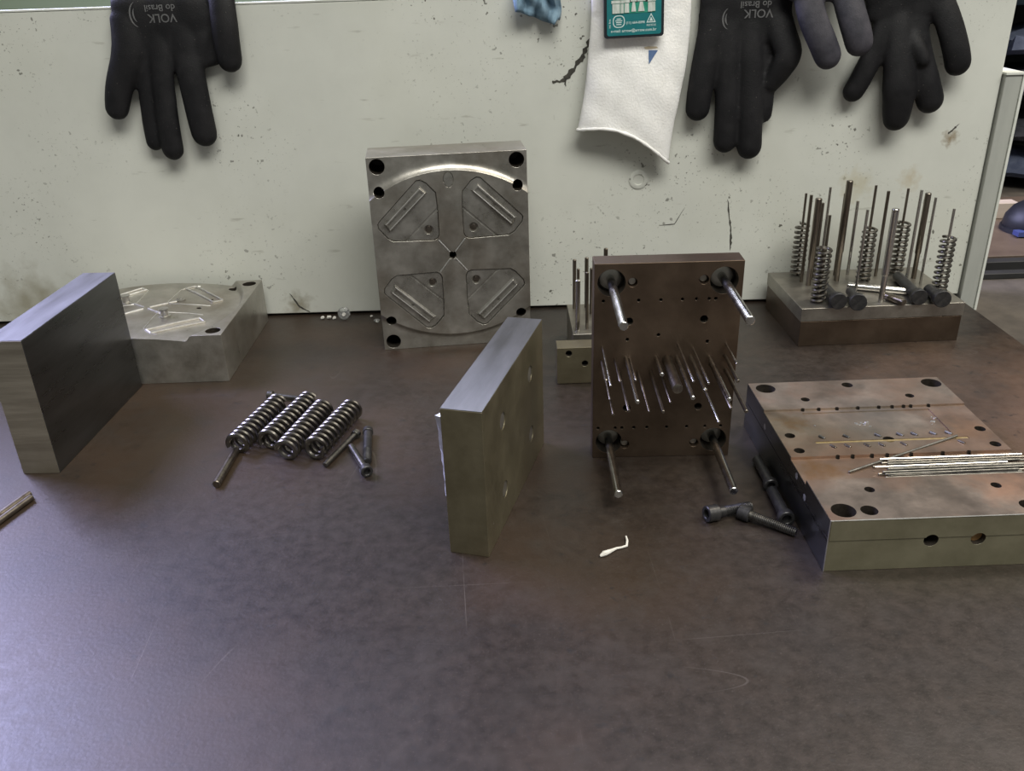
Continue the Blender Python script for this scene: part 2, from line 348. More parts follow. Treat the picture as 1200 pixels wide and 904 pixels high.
T = thing('drilled_plate', 'olive steel plate with four holes standing on edge mid-bench', 'steel plate', (-0.0435, 0.4603, 0), -0.2809)
holes = NB()
for y, z in ((41.5, 77), (113, 77.5), (41.5, 25.5), (113, 29)): cyl(holes, (.012, y * MM, z * MM), (.04, y * MM, z * MM), .0058, 24)
obj('plate_body', cut(BOX(.0263, .1514, .104), [holes]), 'olive_steel', T, bevel=0.0004)
bm = NB(); box(bm, 0.0002, .0261, 0.0003, .1511, 0.1040, .1044); obj('lit_ground_top', bm, 'ground_steel_lit', T, label='ground top edge with window light painted in')  # lighter strip stands in for window light on the plate top
for y, z in ((41.5, 77), (113, 77.5), (41.5, 25.5), (113, 29)):
    bm = NB(); lathe(bm, (.0258, y * MM, z * MM), (.1, y * MM, z * MM), [(0, .0058), (0, .0049), (-.004, .0049), (-.004, .0058)], 24); obj('bushing', bm, 'mold_steel', T)
# crumpled foil strip on its left face
bm = NB(); rr = []
for i in range(12):
    z = .042 + .056 * i / 11; o_ = .0008 + .0030 * (i / 11) ** 1.5 + random.uniform(-.0004, .0004)
    rr.append([(-o_, .002, z), (-.0002, .002 + random.uniform(.006, .010), z), (-.0001, .0125, z), (-.0002, .0008, z)])
rings(bm, rr); obj('foil_strip', bm, 'foil', T, smooth=0, label='torn silvery foil strip')

# ------------------------------------------------------------------ mould cavity plates with an arched relief
INS = [(-25.6, 72.0), (-20.5, 69.0), (-12.6, 60.0), (-11.8, 45.4), (-11.8, 21), (-13.5, 17.5), (-17, 16.0), (-54, 17.0), (-59, 20), (-66.5, 29), (-67.3, 33.5), (-65.5, 36), (-29.5, 71.5)]
SLOT = [(-26.5, 67.2), (-62.0, 33.2), (-57.0, 25.4), (-19.8, 60.5)]
def arc_plate(Wd, Hd, Tk, depth, dome=0.0, v0=-40.0, Rin=120.0, Rout=128.0, nx=56):
    bm = NB(); grid = []
    for i in range(nx + 1):
        x = -Wd / 2 + Wd * i / nx
        yi = v0 + math.sqrt(Rin ** 2 - x * x); yo = min(v0 + math.sqrt(Rout ** 2 - x * x), Hd / 2 - .5)
        col = []
        def disc(y): return -depth + dome * max(0, 1 - (y / 70.0) ** 2) - abs(dome) * .10 * (x / 70) ** 2
        half = [(Hd / 2, 0.0)]
        for k in range(9):
            t = k / 8; y = yo + (yi - yo) * t; s = t * t * (3 - 2 * t) if depth > 0 else t ** 2.2; half.append((y, disc(yi) * s))
        for k in range(1, 9): y = yi * (1 - k / 8); half.append((y, disc(y)))
        full = half + [(-y, z) for y, z in reversed(half[:-1])]
        grid.append([bm.verts.new((x * MM, y * MM, z * MM)) for y, z in full])
    m = len(grid[0])
    for a, b in zip(grid, grid[1:]):
        for j in range(m - 1): bm.faces.new((a[j], a[j + 1], b[j + 1], b[j]))
    zb = -Tk * MM
    bl = [[bm.verts.new((g[0].co.x, g[j].co.y, zb)) for j in (0, m - 1)] for g in grid]
    for k, (a, b) in enumerate(zip(grid, grid[1:])):
        bm.faces.new((a[0], b[0], bl[k + 1][0], bl[k][0])); bm.faces.new((a[-1], b[-1], bl[k + 1][1], bl[k][1]))
        bm.faces.new((bl[k][0], bl[k + 1][0], bl[k + 1][1], bl[k][1]))
    bm.faces.new(grid[0] + [bl[0][1], bl[0][0]]); bm.faces.new(grid[-1] + [bl[-1][1], bl[-1][0]])
    return bm
def inset(poly, d):
    """offset each edge of a convex polygon inwards by d"""
    n = len(poly); ar = sum(poly[i][0] * poly[(i + 1) % n][1] - poly[(i + 1) % n][0] * poly[i][1] for i in range(n)); sg = 1 if ar > 0 else -1; out = []
    for i in range(n):
        p, c, q = Vector(poly[i - 1]), Vector(poly[i]), Vector(poly[(i + 1) % n]); d1 = (c - p).normalized(); d2 = (q - c).normalized()
        n1 = Vector((-d1.y, d1.x)) * sg; n2 = Vector((-d2.y, d2.x)) * sg; m = n1 + n2; out.append(tuple(c + m * (d / max(.2, m.dot(n1)))))
    return out
def scaled(poly, d):
    cx = sum(p[0] for p in poly) / len(poly); cy = sum(p[1] for p in poly) / len(poly); out = []
    for x, y in poly:
        v = Vector((x - cx, y - cy)); v *= (v.length + d) / v.length; out.append((cx + v.x, cy + v.y))
    return out
mmq = lambda poly: [(x * MM, y * MM) for x, y in poly]
QUAD = ((1, 1), (-1, 1), (1, -1), (-1, -1))

# upright cavity plate
DEP = -4.0
root = thing('mold_cavity_plate', 'steel mould cavity plate with X-shaped runner standing upright by the panel', 'mould plate', (-0.1248 + .0730 * math.cos(.0921), 0.7947 + .0730 * math.sin(.0921), 0), 0.0921)
body = arc_plate(145.9, 188.1, 47.3, DEP)
ch = NB()
for sx, sy in QUAD:
    cyl(ch, (-63.5 * sx * MM, 85.4 * sy * MM, -.04), (-63.5 * sx * MM, 85.4 * sy * MM, .01), .0070, 32)
    cyl(ch, (-63.6 * sx * MM, 62.6 * sy * MM, -.035), (-63.6 * sx * MM, 62.6 * sy * MM, .01), .0049, 24)
cyl(ch, (0, 0, -.03), (0, 0, .01), .0033, 20)
cp = NB()
for sx, sy in QUAD: prism(cp, mmq(rot2(scaled(INS, .7), sx, sy)), -(DEP + 3) * MM, .01)
cx_ = NB()
for ang in (0, 1):
    a = math.atan2(15.5, 12.5) if ang == 0 else math.pi - math.atan2(15.5, 12.5)
    box(cx_, -.0205, .0205, -.0011, .0011, -(DEP + 1.3) * MM, .01, Matrix.Rotation(a, 4, 'Z'))
ov = NB(); lathe(ov, (0, .0725, .0040), (0, .0725, .1), [(-.0008, .0047), (0.004, .0047)], 20)
for v in ov.verts: v.co.y = .0715 + (v.co.y - .0725) * 1.5
me = cut(body, [ch, cp, cx_, ov], bore=(0,))
MR = (math.radians(90), 0, 0)
P = obj('plate_body', me, 'mold_steel', root, bevel=0.0004, loc=(0, 0, .09405), rot=MR)
bm = NB(); lathe(bm, (0, .0725, .0034), (0, .0725, .1), [(0, .0043), (0.0004, .0043)], 20)
for v in bm.verts: v.co.y = .0715 + (v.co.y - .0725) * 1.5
obj('oval_plug', bm, 'insert_steel', root, loc=(0, 0, .09405), rot=MR)
def insert_mesh(sx, sy, zt):
    b = NB(); prism(b, mmq(rot2(INS, sx, sy)), zt - .003, zt)
    c2 = NB()
    p0 = Vector((-11.0 * sx, 45.6 * sy)) * MM; p1 = Vector((-43.5 * sx, 15.5 * sy)) * MM; d = (p1 - p0); a = math.atan2(d.y, d.x); mid = (p0 + p1) / 2
    box(c2, -d.length / 2, d.length / 2, -.0009, .0009, zt - .0007, zt + .01, Matrix.Translation((mid.x, mid.y, 0)) @ Matrix.Rotation(a, 4, 'Z'))
    c3 = NB(); cyl(c3, (-21.0 * sx * MM, 25.8 * sy * MM, zt - .006), (-21.0 * sx * MM, 25.8 * sy * MM, zt + .01), .0043, 24)
    return cut(b, [c2, c3])
for sx, sy in QUAD:
    zt = -(DEP + 1.1) * MM
    I = obj('cavity_insert', insert_mesh(sx, sy, zt), 'insert_steel', root, bevel=0.0003, loc=(0, 0, .09405), rot=MR)
    bm = NB(); cyl(bm, (-21.0 * sx * MM, 25.8 * sy * MM, zt - .0029), (-21.0 * sx * MM, 25.8 * sy * MM, zt - .0010), .0031, 20, .0004); obj('screw_head', bm, 'pin_dark', I)
    # raised bevelled bar with a sunken dark middle
    rail = NB(); q0 = mmq(rot2(SLOT, sx, sy)); q1 = mmq(rot2(inset(SLOT, 1.9), sx, sy)); q2 = mmq(rot2(inset(SLOT, 2.7), sx, sy))
    vv = [[rail.verts.new((x, y, z)) for x, y in q] for q, z in ((q0, zt - .0005), (q0, zt + .0002), (q1, zt + .0026), (q2, zt + .0026))]
    for a, b2 in zip(vv, vv[1:]):
        for i in range(4): rail.faces.new((a[i], a[(i + 1) % 4], b2[(i + 1) % 4], b2[i]))
    rail.faces.new(vv[0]); rail.faces.new(vv[-1])
    c4 = NB(); cyl(c4, (-41.5 * sx * MM, 46.6 * sy * MM, zt - .0002), (-41.5 * sx * MM, 46.6 * sy * MM, zt + .01), .0013, 12)
    c5 = NB(); q3 = mmq(rot2(inset(SLOT, 2.9), sx, sy)); prism(c5, q3, zt + .0012, zt + .01)
    B = obj('cavity_bar', cut(rail, [c5, c4], bore=(1,)), 'insert_steel', root, smooth=0, loc=(0, 0, .09405), rot=MR)
    qe = inset(SLOT, 1.6)
    for e0, e1 in ((0, 1), (2, 3)):
        bm = NB(); a3 = Vector((qe[e0][0] * sx, qe[e0][1] * sy, 0)) * MM; b3 = Vector((qe[e1][0] * sx, qe[e1][1] * sy, 0)) * MM; up3 = Vector((0, 0, zt + .0023))
        cyl(bm, a3 + up3, b3 + up3, .0007, 8, .0003); obj('bar_highlight', bm, 'bright_edge', B)  # bright tube paints the highlight along the bar
for ang in (0, 1):
    a = math.atan2(15.5, 12.5) if ang == 0 else math.pi - math.atan2(15.5, 12.5)
    for sg in (-1, 1):
        d = Vector((math.cos(a), math.sin(a), 0)) * sg; bm = NB(); cyl(bm, d * .0042 + Vector((0, 0, -DEP * MM - .0006)), d * .0203 + Vector((0, 0, -DEP * MM - .0006)), .0010, 10, .0002)
        obj('runner', bm, 'bright_edge', root, loc=(0, 0, .09405), rot=MR)  # bright bar paints the light caught by the runner groove

# the other mould half lies flat behind the plain block, its face domed upwards
root = thing('mold_core_plate', 'domed mould plate lying flat behind the plain steel block', 'mould plate', (-0.3570, 0.8105, 0), 0.0)
body = arc_plate(153.0, 190.0, 46.5, 6.0, dome=6.4, v0=-45.0, Rin=131.0, Rout=136.5)
ch = NB()
for sx, sy in QUAD:
    cyl(ch, (-65.0 * sx * MM, 84.5 * sy * MM, -.03), (-65.0 * sx * MM, 84.5 * sy * MM, .01), .0068, 28)
    cyl(ch, (-66.0 * sx * MM, 66.0 * sy * MM, -.02), (-66.0 * sx * MM, 66.0 * sy * MM, .01), .0040, 20)
cyl(ch, (.052, -.002, -.02), (.052, -.002, .01), .0022, 14); cyl(ch, (-.004, .050, -.02), (-.004, .050, .01), .0022, 14)
cyl(ch, (-.030, .055, -.02), (-.030, .055, .01), .0014, 12)
me = cut(body, [ch], bore=(0,))
CR = (0, 0, math.radians(-90))
obj('plate_body', me, 'mold_steel', root, bevel=0.0004, loc=(0, 0, .0465), rot=CR)
def dz(x, y): return (-6.0 + 6.4 * max(0, 1 - (x * 1000 / 70.0) ** 2) - .64 * (y * 1000 / 70) ** 2) * MM + .0465   # world x is the plate's long axis
for sx, sy in QUAD:
    # parallel raised ribs, each quadrant
    R = NB()
    a0 = Vector((24 * sx, -61 * sy)) * MM; a1 = Vector((62 * sx, -26 * sy)) * MM; nrm = Vector((-(a1 - a0).y, (a1 - a0).x)).normalized()
    for s in (-1, 1):
        pts = []
        for k in range(9):
            q = a0 + (a1 - a0) * (k / 8) + nrm * s * .0052; pts.append((q.x, q.y, dz(q.x, q.y) + .0006))
        tube(R, pts, .0010, 8)
    for e in (a0, a1):
        pts = []
        for k in range(5):
            q = e + nrm * (.0052 * (k / 2 - 1)); pts.append((q.x, q.y, dz(q.x, q.y) + .0004))
        tube(R, pts, .0009, 8)
    obj('core_rib', R, 'bright_edge', root)
    # engraved outline of the insert as a fine raised edge
    pts = []
    for (x, y) in [(INS[(k + 2) % len(INS)]) for k in range(9)]:
        q = Vector((y * sx, -x * sy)) * MM * .98; pts.append((q.x, q.y, dz(q.x, q.y) + .0001))
    R = NB(); tube(R, pts, .0005, 6); obj('insert_edge', R, 'bright_edge', root)
    pts = [(t * 25 * sx * MM, -t * 20 * sy * MM, dz(t * .025, t * .02) + .0001) for t in (.1, .4, .7, 1)]
    R = NB(); tube(R, pts, .0009, 8); obj('runner', R, 'bright_edge', root)
for (x, y, h) in ((25.5, -22, 8.5), (-28, 21, 8.5), (26, 22.5, 3.0), (-26, -22, 8.5)):
    x *= MM; y *= MM; h *= MM; z = dz(x, y) - .0005
    R = NB(); lathe(R, (x, y, z), (x, y, 1), [(0, .0058), (.0012, .0058), (.0016, .0036), (h - .0014, .0034), (h - .001, .0048), (h, .0046)] if h > .005 else [(0, .0050), (.0015, .0050), (.002, .0034), (h, .0030)], 20)
    obj('core_post', R, 'insert_steel', root)

# ------------------------------------------------------------------ plate with guide pins and ejector pins pointing at the viewer
root = thing('ejector_pin_plate', 'dark brown steel plate on edge with pins pointing at the viewer', 'pin plate', (0.05923, 0.57281, 0), -0.0254)
c1 = NB(); c2 = NB(); c3 = NB()
GP = ((12.0, 139.6, 80), (89.7, 139.6, 76), (12.3, 13.8, 73), (90.6, 13.8, 72))
for u, v, L in GP: cyl(c1, (u * MM, -.01, v * MM), (u * MM, .013, v * MM), .0097, 32)
for u, v in ((26.6, 139.6), (75.8, 140.4), (24.4, 10.8), (76.4, 11.2)): cyl(c2, (u * MM, -.01, v * MM), (u * MM, .010, v * MM), .0033, 20)
for u, v in ((25, 110.8), (77.6, 111.2), (77.6, 42), (25, 42)): cyl(c3, (u * MM, -.01, v * MM), (u * MM, .012, v * MM), .0027, 18)
for u in (6.5, 31.2, 46.6, 61.6, 71.4, 80.2, 84.7): cyl(c3, (u * MM, -.01, .1264), (u * MM, .010, .1264), .0011, 10)
for u in (4.1, 16.9, 21.9, 30.8, 40.5, 55.2, 70.1, 83.6, 95.5): cyl(c3, (u * MM, -.01, .0254), (u * MM, .010, .0254), .0011, 10)
for u, v in ((81, 94), (46, 100), (24, 97)): cyl(c3, (u * MM, -.01, v * MM), (u * MM, .010, v * MM), .0012, 10)
obj('plate_body', cut(BOX(.1029, .0186, .1536), [c1, c2, c3], bore=(0, 2)), 'brown_steel', root, bevel=0.0004)
for u, v, L in GP:
    bm = NB(); lathe(bm, (u * MM, .0125, v * MM), (u * MM, -1, v * MM), [(0, .0078), (.0025, .0078), (.0028, .0070), (.0028, .0031)], 24); G = obj('pin_collar', bm, 'mold_steel', root)
    bm = NB(); cyl(bm, (u * MM, .0128, v * MM), (u * MM, -L * MM, v * MM), .0030, 20, .0004); obj('guide_pin', bm, 'pin_chrome', root)
for u, v in ((26.6, 139.6), (75.8, 140.4), (24.4, 10.8), (76.4, 11.2)):
    bm = NB(); cyl(bm, (u * MM, .0098, v * MM), (u * MM, .0035, v * MM), .0029, 16, .0005); obj('set_screw', bm, 'mold_steel', root)
EP = [(6.5, 91.8, .8, 66), (6.3, 80.7, 1.3, 64, .7), (11, 58, .9, 42), (23.5, 82.5, 1.5, 72), (26.3, 82, .8, 38), (19, 71.4, 1.0, 63), (32.4, 71.4, 1.0, 64, .7), (41.6, 71.2, 1.2, 65), (45.2, 82.3, 1.5, 31),
      (60.3, 92.6, .8, 64), (60.1, 82, 1.6, 67), (70.2, 81.8, 1.6, 100, .8), (71.2, 89.1, .8, 60), (53.0, 80.5, 3.6, 50), (83.2, 81.8, 1.5, 70), (94.2, 82.8, 1.2, 45), (94.3, 92.1, .8, 37), (95.4, 71.7, 1.3, 68), (84.2, 76.3, 1.0, 72), (15.5, 82, .9, 40), (48.5, 71.4, .9, 52)]
for e in EP:
    u, v, r, L = e[:4]; r2_ = e[4] if len(e) > 4 else r; bm = NB()
    lathe(bm, (u * MM, .002, v * MM), (u * MM, -1, v * MM), [(0, r * MM), ((L * .55) * MM, r * MM), ((L * .55 + .6) * MM, r2_ * MM), (L * MM, r2_ * MM), ((L + .3) * MM, r2_ * .8 * MM)], 12)
    obj('ejector_pin', bm, 'pin_dark' if (r > .85 and r < 1.45) or r > 2 else 'pin_chrome', root)

# ------------------------------------------------------------------ rail and pin plate half hidden behind the pin plate
T = thing('spacer_rail', 'small olive steel rail with two holes behind the brown pin plate', 'steel rail', (.0405, .7035, 0), 0.0)
c1 = NB(); cyl(c1, (.0105, -.01, .0295), (.0105, .010, .0295), .0026, 16); cyl(c1, (.0248, -.01, .0195), (.0248, .010, .0195), .0026, 16)
obj('rail_body', cut(BOX(.115, .0185, .035), [c1], bore=(0,)), 'olive_steel', T, bevel=0.0008)
T = thing('rear_pin_plate', 'low steel plate with upright pins between brown pin plate and panel', 'pin plate', (.0575, .7390, 0), 0.0)
obj('plate_body', BOX(.105, .078, .033), 'stack_steel', T, bevel=0.0005)
for x, y, h, r, m in ((62.5, 746, 50, 2.2, 'pin_chrome'), (64.2, 806, 50, 1.8, 'pin_dark'), (66.5, 790, 46, 1.4, 'pin_dark'), (76.1, 808, 51, 1.9, 'pin_dark'), (71.5, 752, 55, 1.5, 'pin_dark'), (79.0, 790, 46, 1.6, 'pin_dark'), (73.5, 770, 30, 1.0, 'pin_chrome'), (93.5, 800, 62, 2.0, 'pin_dark'), (125, 790, 50, 1.8, 'pin_dark'), (148, 770, 46, 1.8, 'pin_dark')):
    x = (x - 57.5) * MM; y = (y - 739) * MM; bm = NB(); cyl(bm, (x, y, .032), (x, y, .033 + h * MM), r * MM, 14, .0003); obj('ejector_pin', bm, m, T)

# ------------------------------------------------------------------ stack of two plates with upright pins at the right
RZ = .0388; ry = .0157
T = thing('ejector_plate_stack', 'two stacked steel plates carrying upright pins at the right of the panel', 'pin plate', (.2769, .7692, 0), ry)
obj('lower_plate', BOX(.1545, .1075, .0253), 'brown_steel', T, bevel=0.0004)
bm = NB(); box(bm, -.0008, .1556, -.0004, .1079, .0257, RZ); obj('upper_plate', bm, 'stack_steel', T, bevel=0.0005)
inv = Matrix.Rotation(-ry, 3, 'Z')
def loc_rs(x, y): q = inv @ Vector((x * MM - .2769, y * MM - .7692, 0)); return q.x, q.y
PINS = [(301.5, 866, 124.6, 1.2, 'pin_dark'), (299.5, 845, 128, 1.6, 'pin_dark'), (303.2, 834, 127.4, 3.2, 'pin_dark'), (313.4, 850, 118.5, 1.8, 'pin_dark'), (322.2, 858, 132, 1.3, 'pin_chrome'), (327.5, 864, 102, 1.5, 'pin_dark'),
        (340, 862, 124, 2.0, 'pin_dark'), (335.5, 845, 141, 3.2, 'pin_dark'), (353, 862, 116, 1.6, 'pin_chrome'), (361.5, 844, 135.6, 1.3, 'pin_dark'), (340.6, 806, 122, 1.4, 'pin_chrome'), (379.4, 855, 126.8, 1.6, 'pin_dark'),
        (355.2, 780, 129.3, 3.3, 'pin_chrome'), (402, 862, 127, 1.3, 'pin_dark'), (398.3, 826, 134, 1.5, 'pin_chrome'), (414.5, 845, 126.2, 3.0, 'pin_dark'), (414.6, 829, 125.5, 1.3, 'pin_chrome'), (421.5, 804, 120.7, 1.3, 'pin_chrome'), (296.8, 786, 92, 2.2, 'pin_dark')]
for x, y, zt, r, m in PINS:
    a, b = loc_rs(x, y); bm = NB(); L = zt * MM - RZ + .001
    prof = [(0, r * MM), (L, r * MM)] if r < 2.5 else [(0, r * .8 * MM), (L * .30, r * .8 * MM), (L * .31, r * MM), (L - .0006, r * MM), (L, r * .85 * MM)]
    lathe(bm, (a, b, RZ - .001), (a, b, 1), prof, 14); obj('ejector_pin', bm, m, T)
def helix(Rm, wr, turns, L, flat=1.0, n=26, closed=.9):
    """compression spring along +z, ends closed and ground"""
    pts = []; tot = int(turns * n); zz = []
    for i in range(tot + 1):
        t = i / n; e = min(1, t / closed, (turns - t) / closed); zz.append(.45 + .55 * max(0, e))
    acc = [0]
    for i in range(tot): acc.append(acc[-1] + (zz[i] + zz[i + 1]) / 2)
    H = L - 2 * wr * flat
    bm = NB(); rr = []
    for i in range(tot + 1):
        a = 2 * math.pi * i / n; z = wr * flat + H * acc[i] / acc[-1]; ring = []
        for k in range(8):
            th = 2 * math.pi * k / 8; ring.append(((Rm + wr * math.cos(th)) * math.cos(a), (Rm + wr * math.cos(th)) * math.sin(a), z + wr * flat * math.sin(th)))
        rr.append(ring)
    rings(bm, rr); return to_mesh(bm, 'spring')
sp_small = helix(.0059, .00165, 10.5, .055, .85)
SPR = [(301.5, 866, 'slim coil spring upright at the far left corner of the pin stack'), (296.8, 785.5, 'slim coil spring upright at the near left corner of the pin stack'), (361.5, 843, 'slim coil spring upright amid pins at the centre of the stack'),
       (403.0, 862, 'slim coil spring upright at the far rear right of the pin stack'), (421.5, 804, 'slim coil spring upright at the right end of the pin stack')]
for x, y, lab in SPR:
    o = obj('coil_spring', sp_small, 'spring_steel', None, loc=(x * MM, y * MM, RZ + .0001), rot=(0, 0, random.random() * 6)); tag(o, lab, 'spring', 'slim springs on the pin stack')
def headed(name, p0, p1, hr, hl, sr, label, cat, group, mats=('black_oxide', 'black_oxide'), thread=0.0, base=0.0, socket=True):
    """cap screw lying on a surface of height base: head at p0 pointing to p1"""
    p0 = Vector((p0[0], p0[1], 0)); p1 = Vector((p1[0], p1[1], 0)); d = (p1 - p0); L = d.length
    tilt = math.asin(min(.4, (hr - sr) / L))
    T = thing(name, label, cat, (p0.x, p0.y, base + hr + .0001), math.atan2(d.y, d.x), group)
    bm = NB(); lathe(bm, (0, 0, 0), (1, 0, 0), ([(.003, .0001), (.003, hr * .52), (.0004, hr * .55), (0, hr * .62)] if socket else [(0, .0001)]) + [(0, hr - .0005), (.0005, hr), (hl - .0004, hr), (hl, hr - .0004), (hl, .0005)], 24)
    rt_ = (0, tilt, 0)
    obj('screw_head', bm, mats[0], T, rot=rt_)
    bm = NB()
    if not thread: cyl(bm, (hl - .0005, 0, 0), (L, 0, 0), sr, 16, .0004)
    else:
        prof = [(hl - .0005, sr), (L * (1 - thread), sr)]; t = L * (1 - thread)
        while t < L - .0013: prof += [(t, sr * .86), (t + .0004, sr * 1.02), (t + .0008, sr * 1.02), (t + .0012, sr * .86)]; t += .00125
        prof += [(L - .0003, sr * .86), (L, sr * .7)]; lathe(bm, (0, 0, 0), (1, 0, 0), prof, 14)
    obj('shank', bm, mats[1], T, rot=rt_); return T
g = 'dark headed pins lying on the plate stack'
headed('headed_pin', (.3085, .7640), (.3130, .826), .0078, .007, .0045, 'black headed pin lying by the near left spring of the pin stack', 'headed pin', g, base=RZ, socket=False)
headed('headed_pin', (.3248, .7590), (.3330, .800), .0080, .007, .0045, 'black headed pin overhanging the stack edge, second from its left spring', 'headed pin', g, base=RZ, socket=False)
headed('headed_pin', (.3860, .7680), (.3945, .838), .0076, .007, .0050, 'black headed pin lying beside the short stub on the pin stack', 'headed pin', g, base=RZ, socket=False)
headed('headed_pin', (.4040, .7600), (.4070, .795), .0080, .008, .0055, 'black headed pin at the foot of the rightmost stack spring', 'headed pin', g, base=RZ, socket=False)
T_ = NB(); lathe(T_, (.3365, .8190, RZ + .0037), (.3915, .7945, RZ + .0037), [(0, .0026), (.0012, .0036), (.0555, .0036), (.0600, .0024)], 20)
tag(obj('guide_pin', T_, 'pin_chrome'), 'shiny chrome pin lying across the top of the pin stack', 'pin')
T_ = NB(); lathe(T_, (.3625, .7860, RZ + .0037), (.3715, .7660, RZ + .0037), [(0, .0030), (.0006, .0036), (.0190, .0036), (.0215, .0030)], 20)
tag(obj('dowel_pin', T_, 'pin_dark'), 'short dull stub pin lying at the front edge of the pin stack', 'pin')

# ------------------------------------------------------------------ big drilled plate lying at the right, with a stepped channel
BW, BD, BH = 148.6, 188.0, 37.4; S1, S2, S3 = 142.5, 76.5, 45.0
root = thing('runner_plate', 'large rusty steel plate with drilled holes lying at the right front', 'mould plate', (.1864, .4276, 0), .0028)
def profile_body(x0, x1, z0):
    bm = NB(); h2, h3 = BH - 3.4, BH - 1.5
    pts = {}
    def V(x, y, z):
        k = (x, y, z)
        if k not in pts: pts[k] = bm.verts.new((x * MM, y * MM, z * MM))
        return pts[k]
    seg = [((0, z0), (0, BH), (S3, BH), (S3, h2), (S3, z0)), ((S3, z0), (S3, h2), (S2, h2), (S2, z0)), ((S2, z0), (S2, h2), (S2, h3), (S1, h3), (S1, z0)), ((S1, z0), (S1, h3), (S1, BH), (BD, BH), (BD, z0))]
    for sg in seg:
        for x in (x0, x1): bm.faces.new([V(x, *p) for p in sg])
    loop = [(0, z0), (0, BH), (S3, BH), (S3, h2), (S2, h2), (S2, h3), (S1, h3), (S1, BH), (BD, BH), (BD, z0), (S1, z0), (S2, z0), (S3, z0)]
    for a, b in zip(loop, loop[1:] + loop[:1]): bm.faces.new((V(x0, *a), V(x0, *b), V(x1, *b), V(x1, *a)))
    return bm
def vh(bm, u, v, r, d=.028, n=24): cyl(bm, (u * MM, v * MM, BH * MM - d), (u * MM, v * MM, BH * MM + .01), r * MM, n)
ca = NB(); cb = NB(); cc = NB()
for u, v in ((11, 10), (138, 10), (11, 178), (139.8, 178)): vh(ca, u, v, 7.4, n=32)
for u, v, r in ((26.3, 9.2, 5.2), (122.3, 9.2, 5.2), (35.2, 31.8, 3.2), (114.5, 31.7, 3.2), (35.2, 157.4, 3.3), (114.4, 157.8, 3.3), (75, 179.5, 4.2)): vh(ca, u, v, r)
for u, v, r in ((8, 105.8, 3.6), (8, 84.8, 3.6), (142.2, 106.3, 3.7), (141.8, 84.6, 3.7), (73.7, 95.8, 4.0)): vh(ca, u, v, r)
for u in (60 + 2.5, 91): cyl(ca, (u * MM, -.01, .0205), (u * MM, .02, .0205), .0044, 24)
# milled shallow pocket and the row of pin notches
box(cb, .027, .1205, .1003, .1385, (BH - 2.3) * MM, .06)
box(cb, .0225, .1285, .0935, .0962, (BH - 2.4) * MM, .06)
for us, v in (((28.6, 40.5, 54, 69.5, 85, 94.9, 103.4, 108.7, 121.9), 142.2), ((29.3, 46.4, 68.6, 84, 94, 107.2, 118), 101.0), ((32.4, 42.4, 55.8, 65.8, 81, 120.5), 88.4), ((31.4, 41.5, 54.5, 64.8, 81, 102.3, 119.9), 76.2)):
    for u in us: cyl(cc, (u * MM, v * MM, .022), (u * MM, v * MM, .06), .0014, 12)
me = cut(profile_body(0, BW, 22.6), [ca, cb, cc], bore=(0, 2))
obj('upper_plate', me, 'rust_steel', root, smooth=0)
cd_ = NB()
for u in (62.5, 91): cyl(cd_, (u * MM, -.01, .0205), (u * MM, .02, .0205), .0044, 24)
for u, v in ((11, 10), (138, 10), (11, 178), (139.8, 178)): cyl(cd_, (u * MM, v * MM, .008), (u * MM, v * MM, .06), 7.4 * MM, 32)
bm = NB(); box(bm, .0002, (BW - .2) * MM, .0002, (BD - .2) * MM, 0, .0224)
obj('lower_plate', cut(bm, [cd_], bore=(0,)), 'olive_oiled', root, bevel=0.0003)
bm = NB(); box(bm, .0005, (BW - .5) * MM, -.0004, 0, .0228, .0365)
bm2 = NB()
for u in (62.5, 91): cyl(bm2, (u * MM, -.01, .0205), (u * MM, .02, .0205), .0044, 24)
obj('front_face', cut(bm, [bm2]), 'olive_oiled', root, label='olive oiled front face')
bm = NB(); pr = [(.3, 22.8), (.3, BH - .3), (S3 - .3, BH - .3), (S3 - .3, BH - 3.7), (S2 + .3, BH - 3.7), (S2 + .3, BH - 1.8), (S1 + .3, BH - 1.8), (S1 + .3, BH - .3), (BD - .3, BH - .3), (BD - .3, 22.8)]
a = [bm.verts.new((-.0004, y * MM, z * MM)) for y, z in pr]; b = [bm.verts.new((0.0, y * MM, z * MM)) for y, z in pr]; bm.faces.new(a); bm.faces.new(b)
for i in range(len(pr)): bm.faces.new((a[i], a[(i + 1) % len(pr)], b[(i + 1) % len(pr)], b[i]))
obj('shaded_side', bm, 'ground_steel_shaded', root, smooth=0)  # thin dark sheet, shade of the left side painted in
bm = NB(); box(bm, -.0004, .0002, .0003, (BD - .3) * MM, .0003, .0222); obj('shaded_side', bm, 'ground_steel_shaded', root, smooth=0)
bm = NB(); cyl(bm, (0, -.0002, BH * MM - .0002), (BW * MM, -.0002, BH * MM - .0002), .00035, 6); obj('worn_edge_highlight', bm, 'bright_edge', root)  # bright tubes paint the bevel highlight on the worn edges
bm = NB(); cyl(bm, (-.0001, -.0001, .0003), (-.0001, -.0001, BH * MM), .00035, 6); obj('worn_edge_highlight', bm, 'bright_edge', root)
bm = NB(); cyl(bm, (.0915, .010, .0200), (.0912, .0045, .0203), .0042, 20); obj('plug', bm, 'copper_inside', root, label='orange copper plug in the right cooling hole')
bm = NB(); cyl(bm, (.0625, .018, .0205), (.0625, .0165, .0205), .0043, 20); obj('plug', bm, 'pin_dark', root)
bm = NB(); box(bm, .0228, .1282, .0937, .0960, (BH - 2.5) * MM, (BH - 1.8) * MM); obj('grease_line', bm, 'yellow_grease', root, label='yellowish grease line in the runner groove')
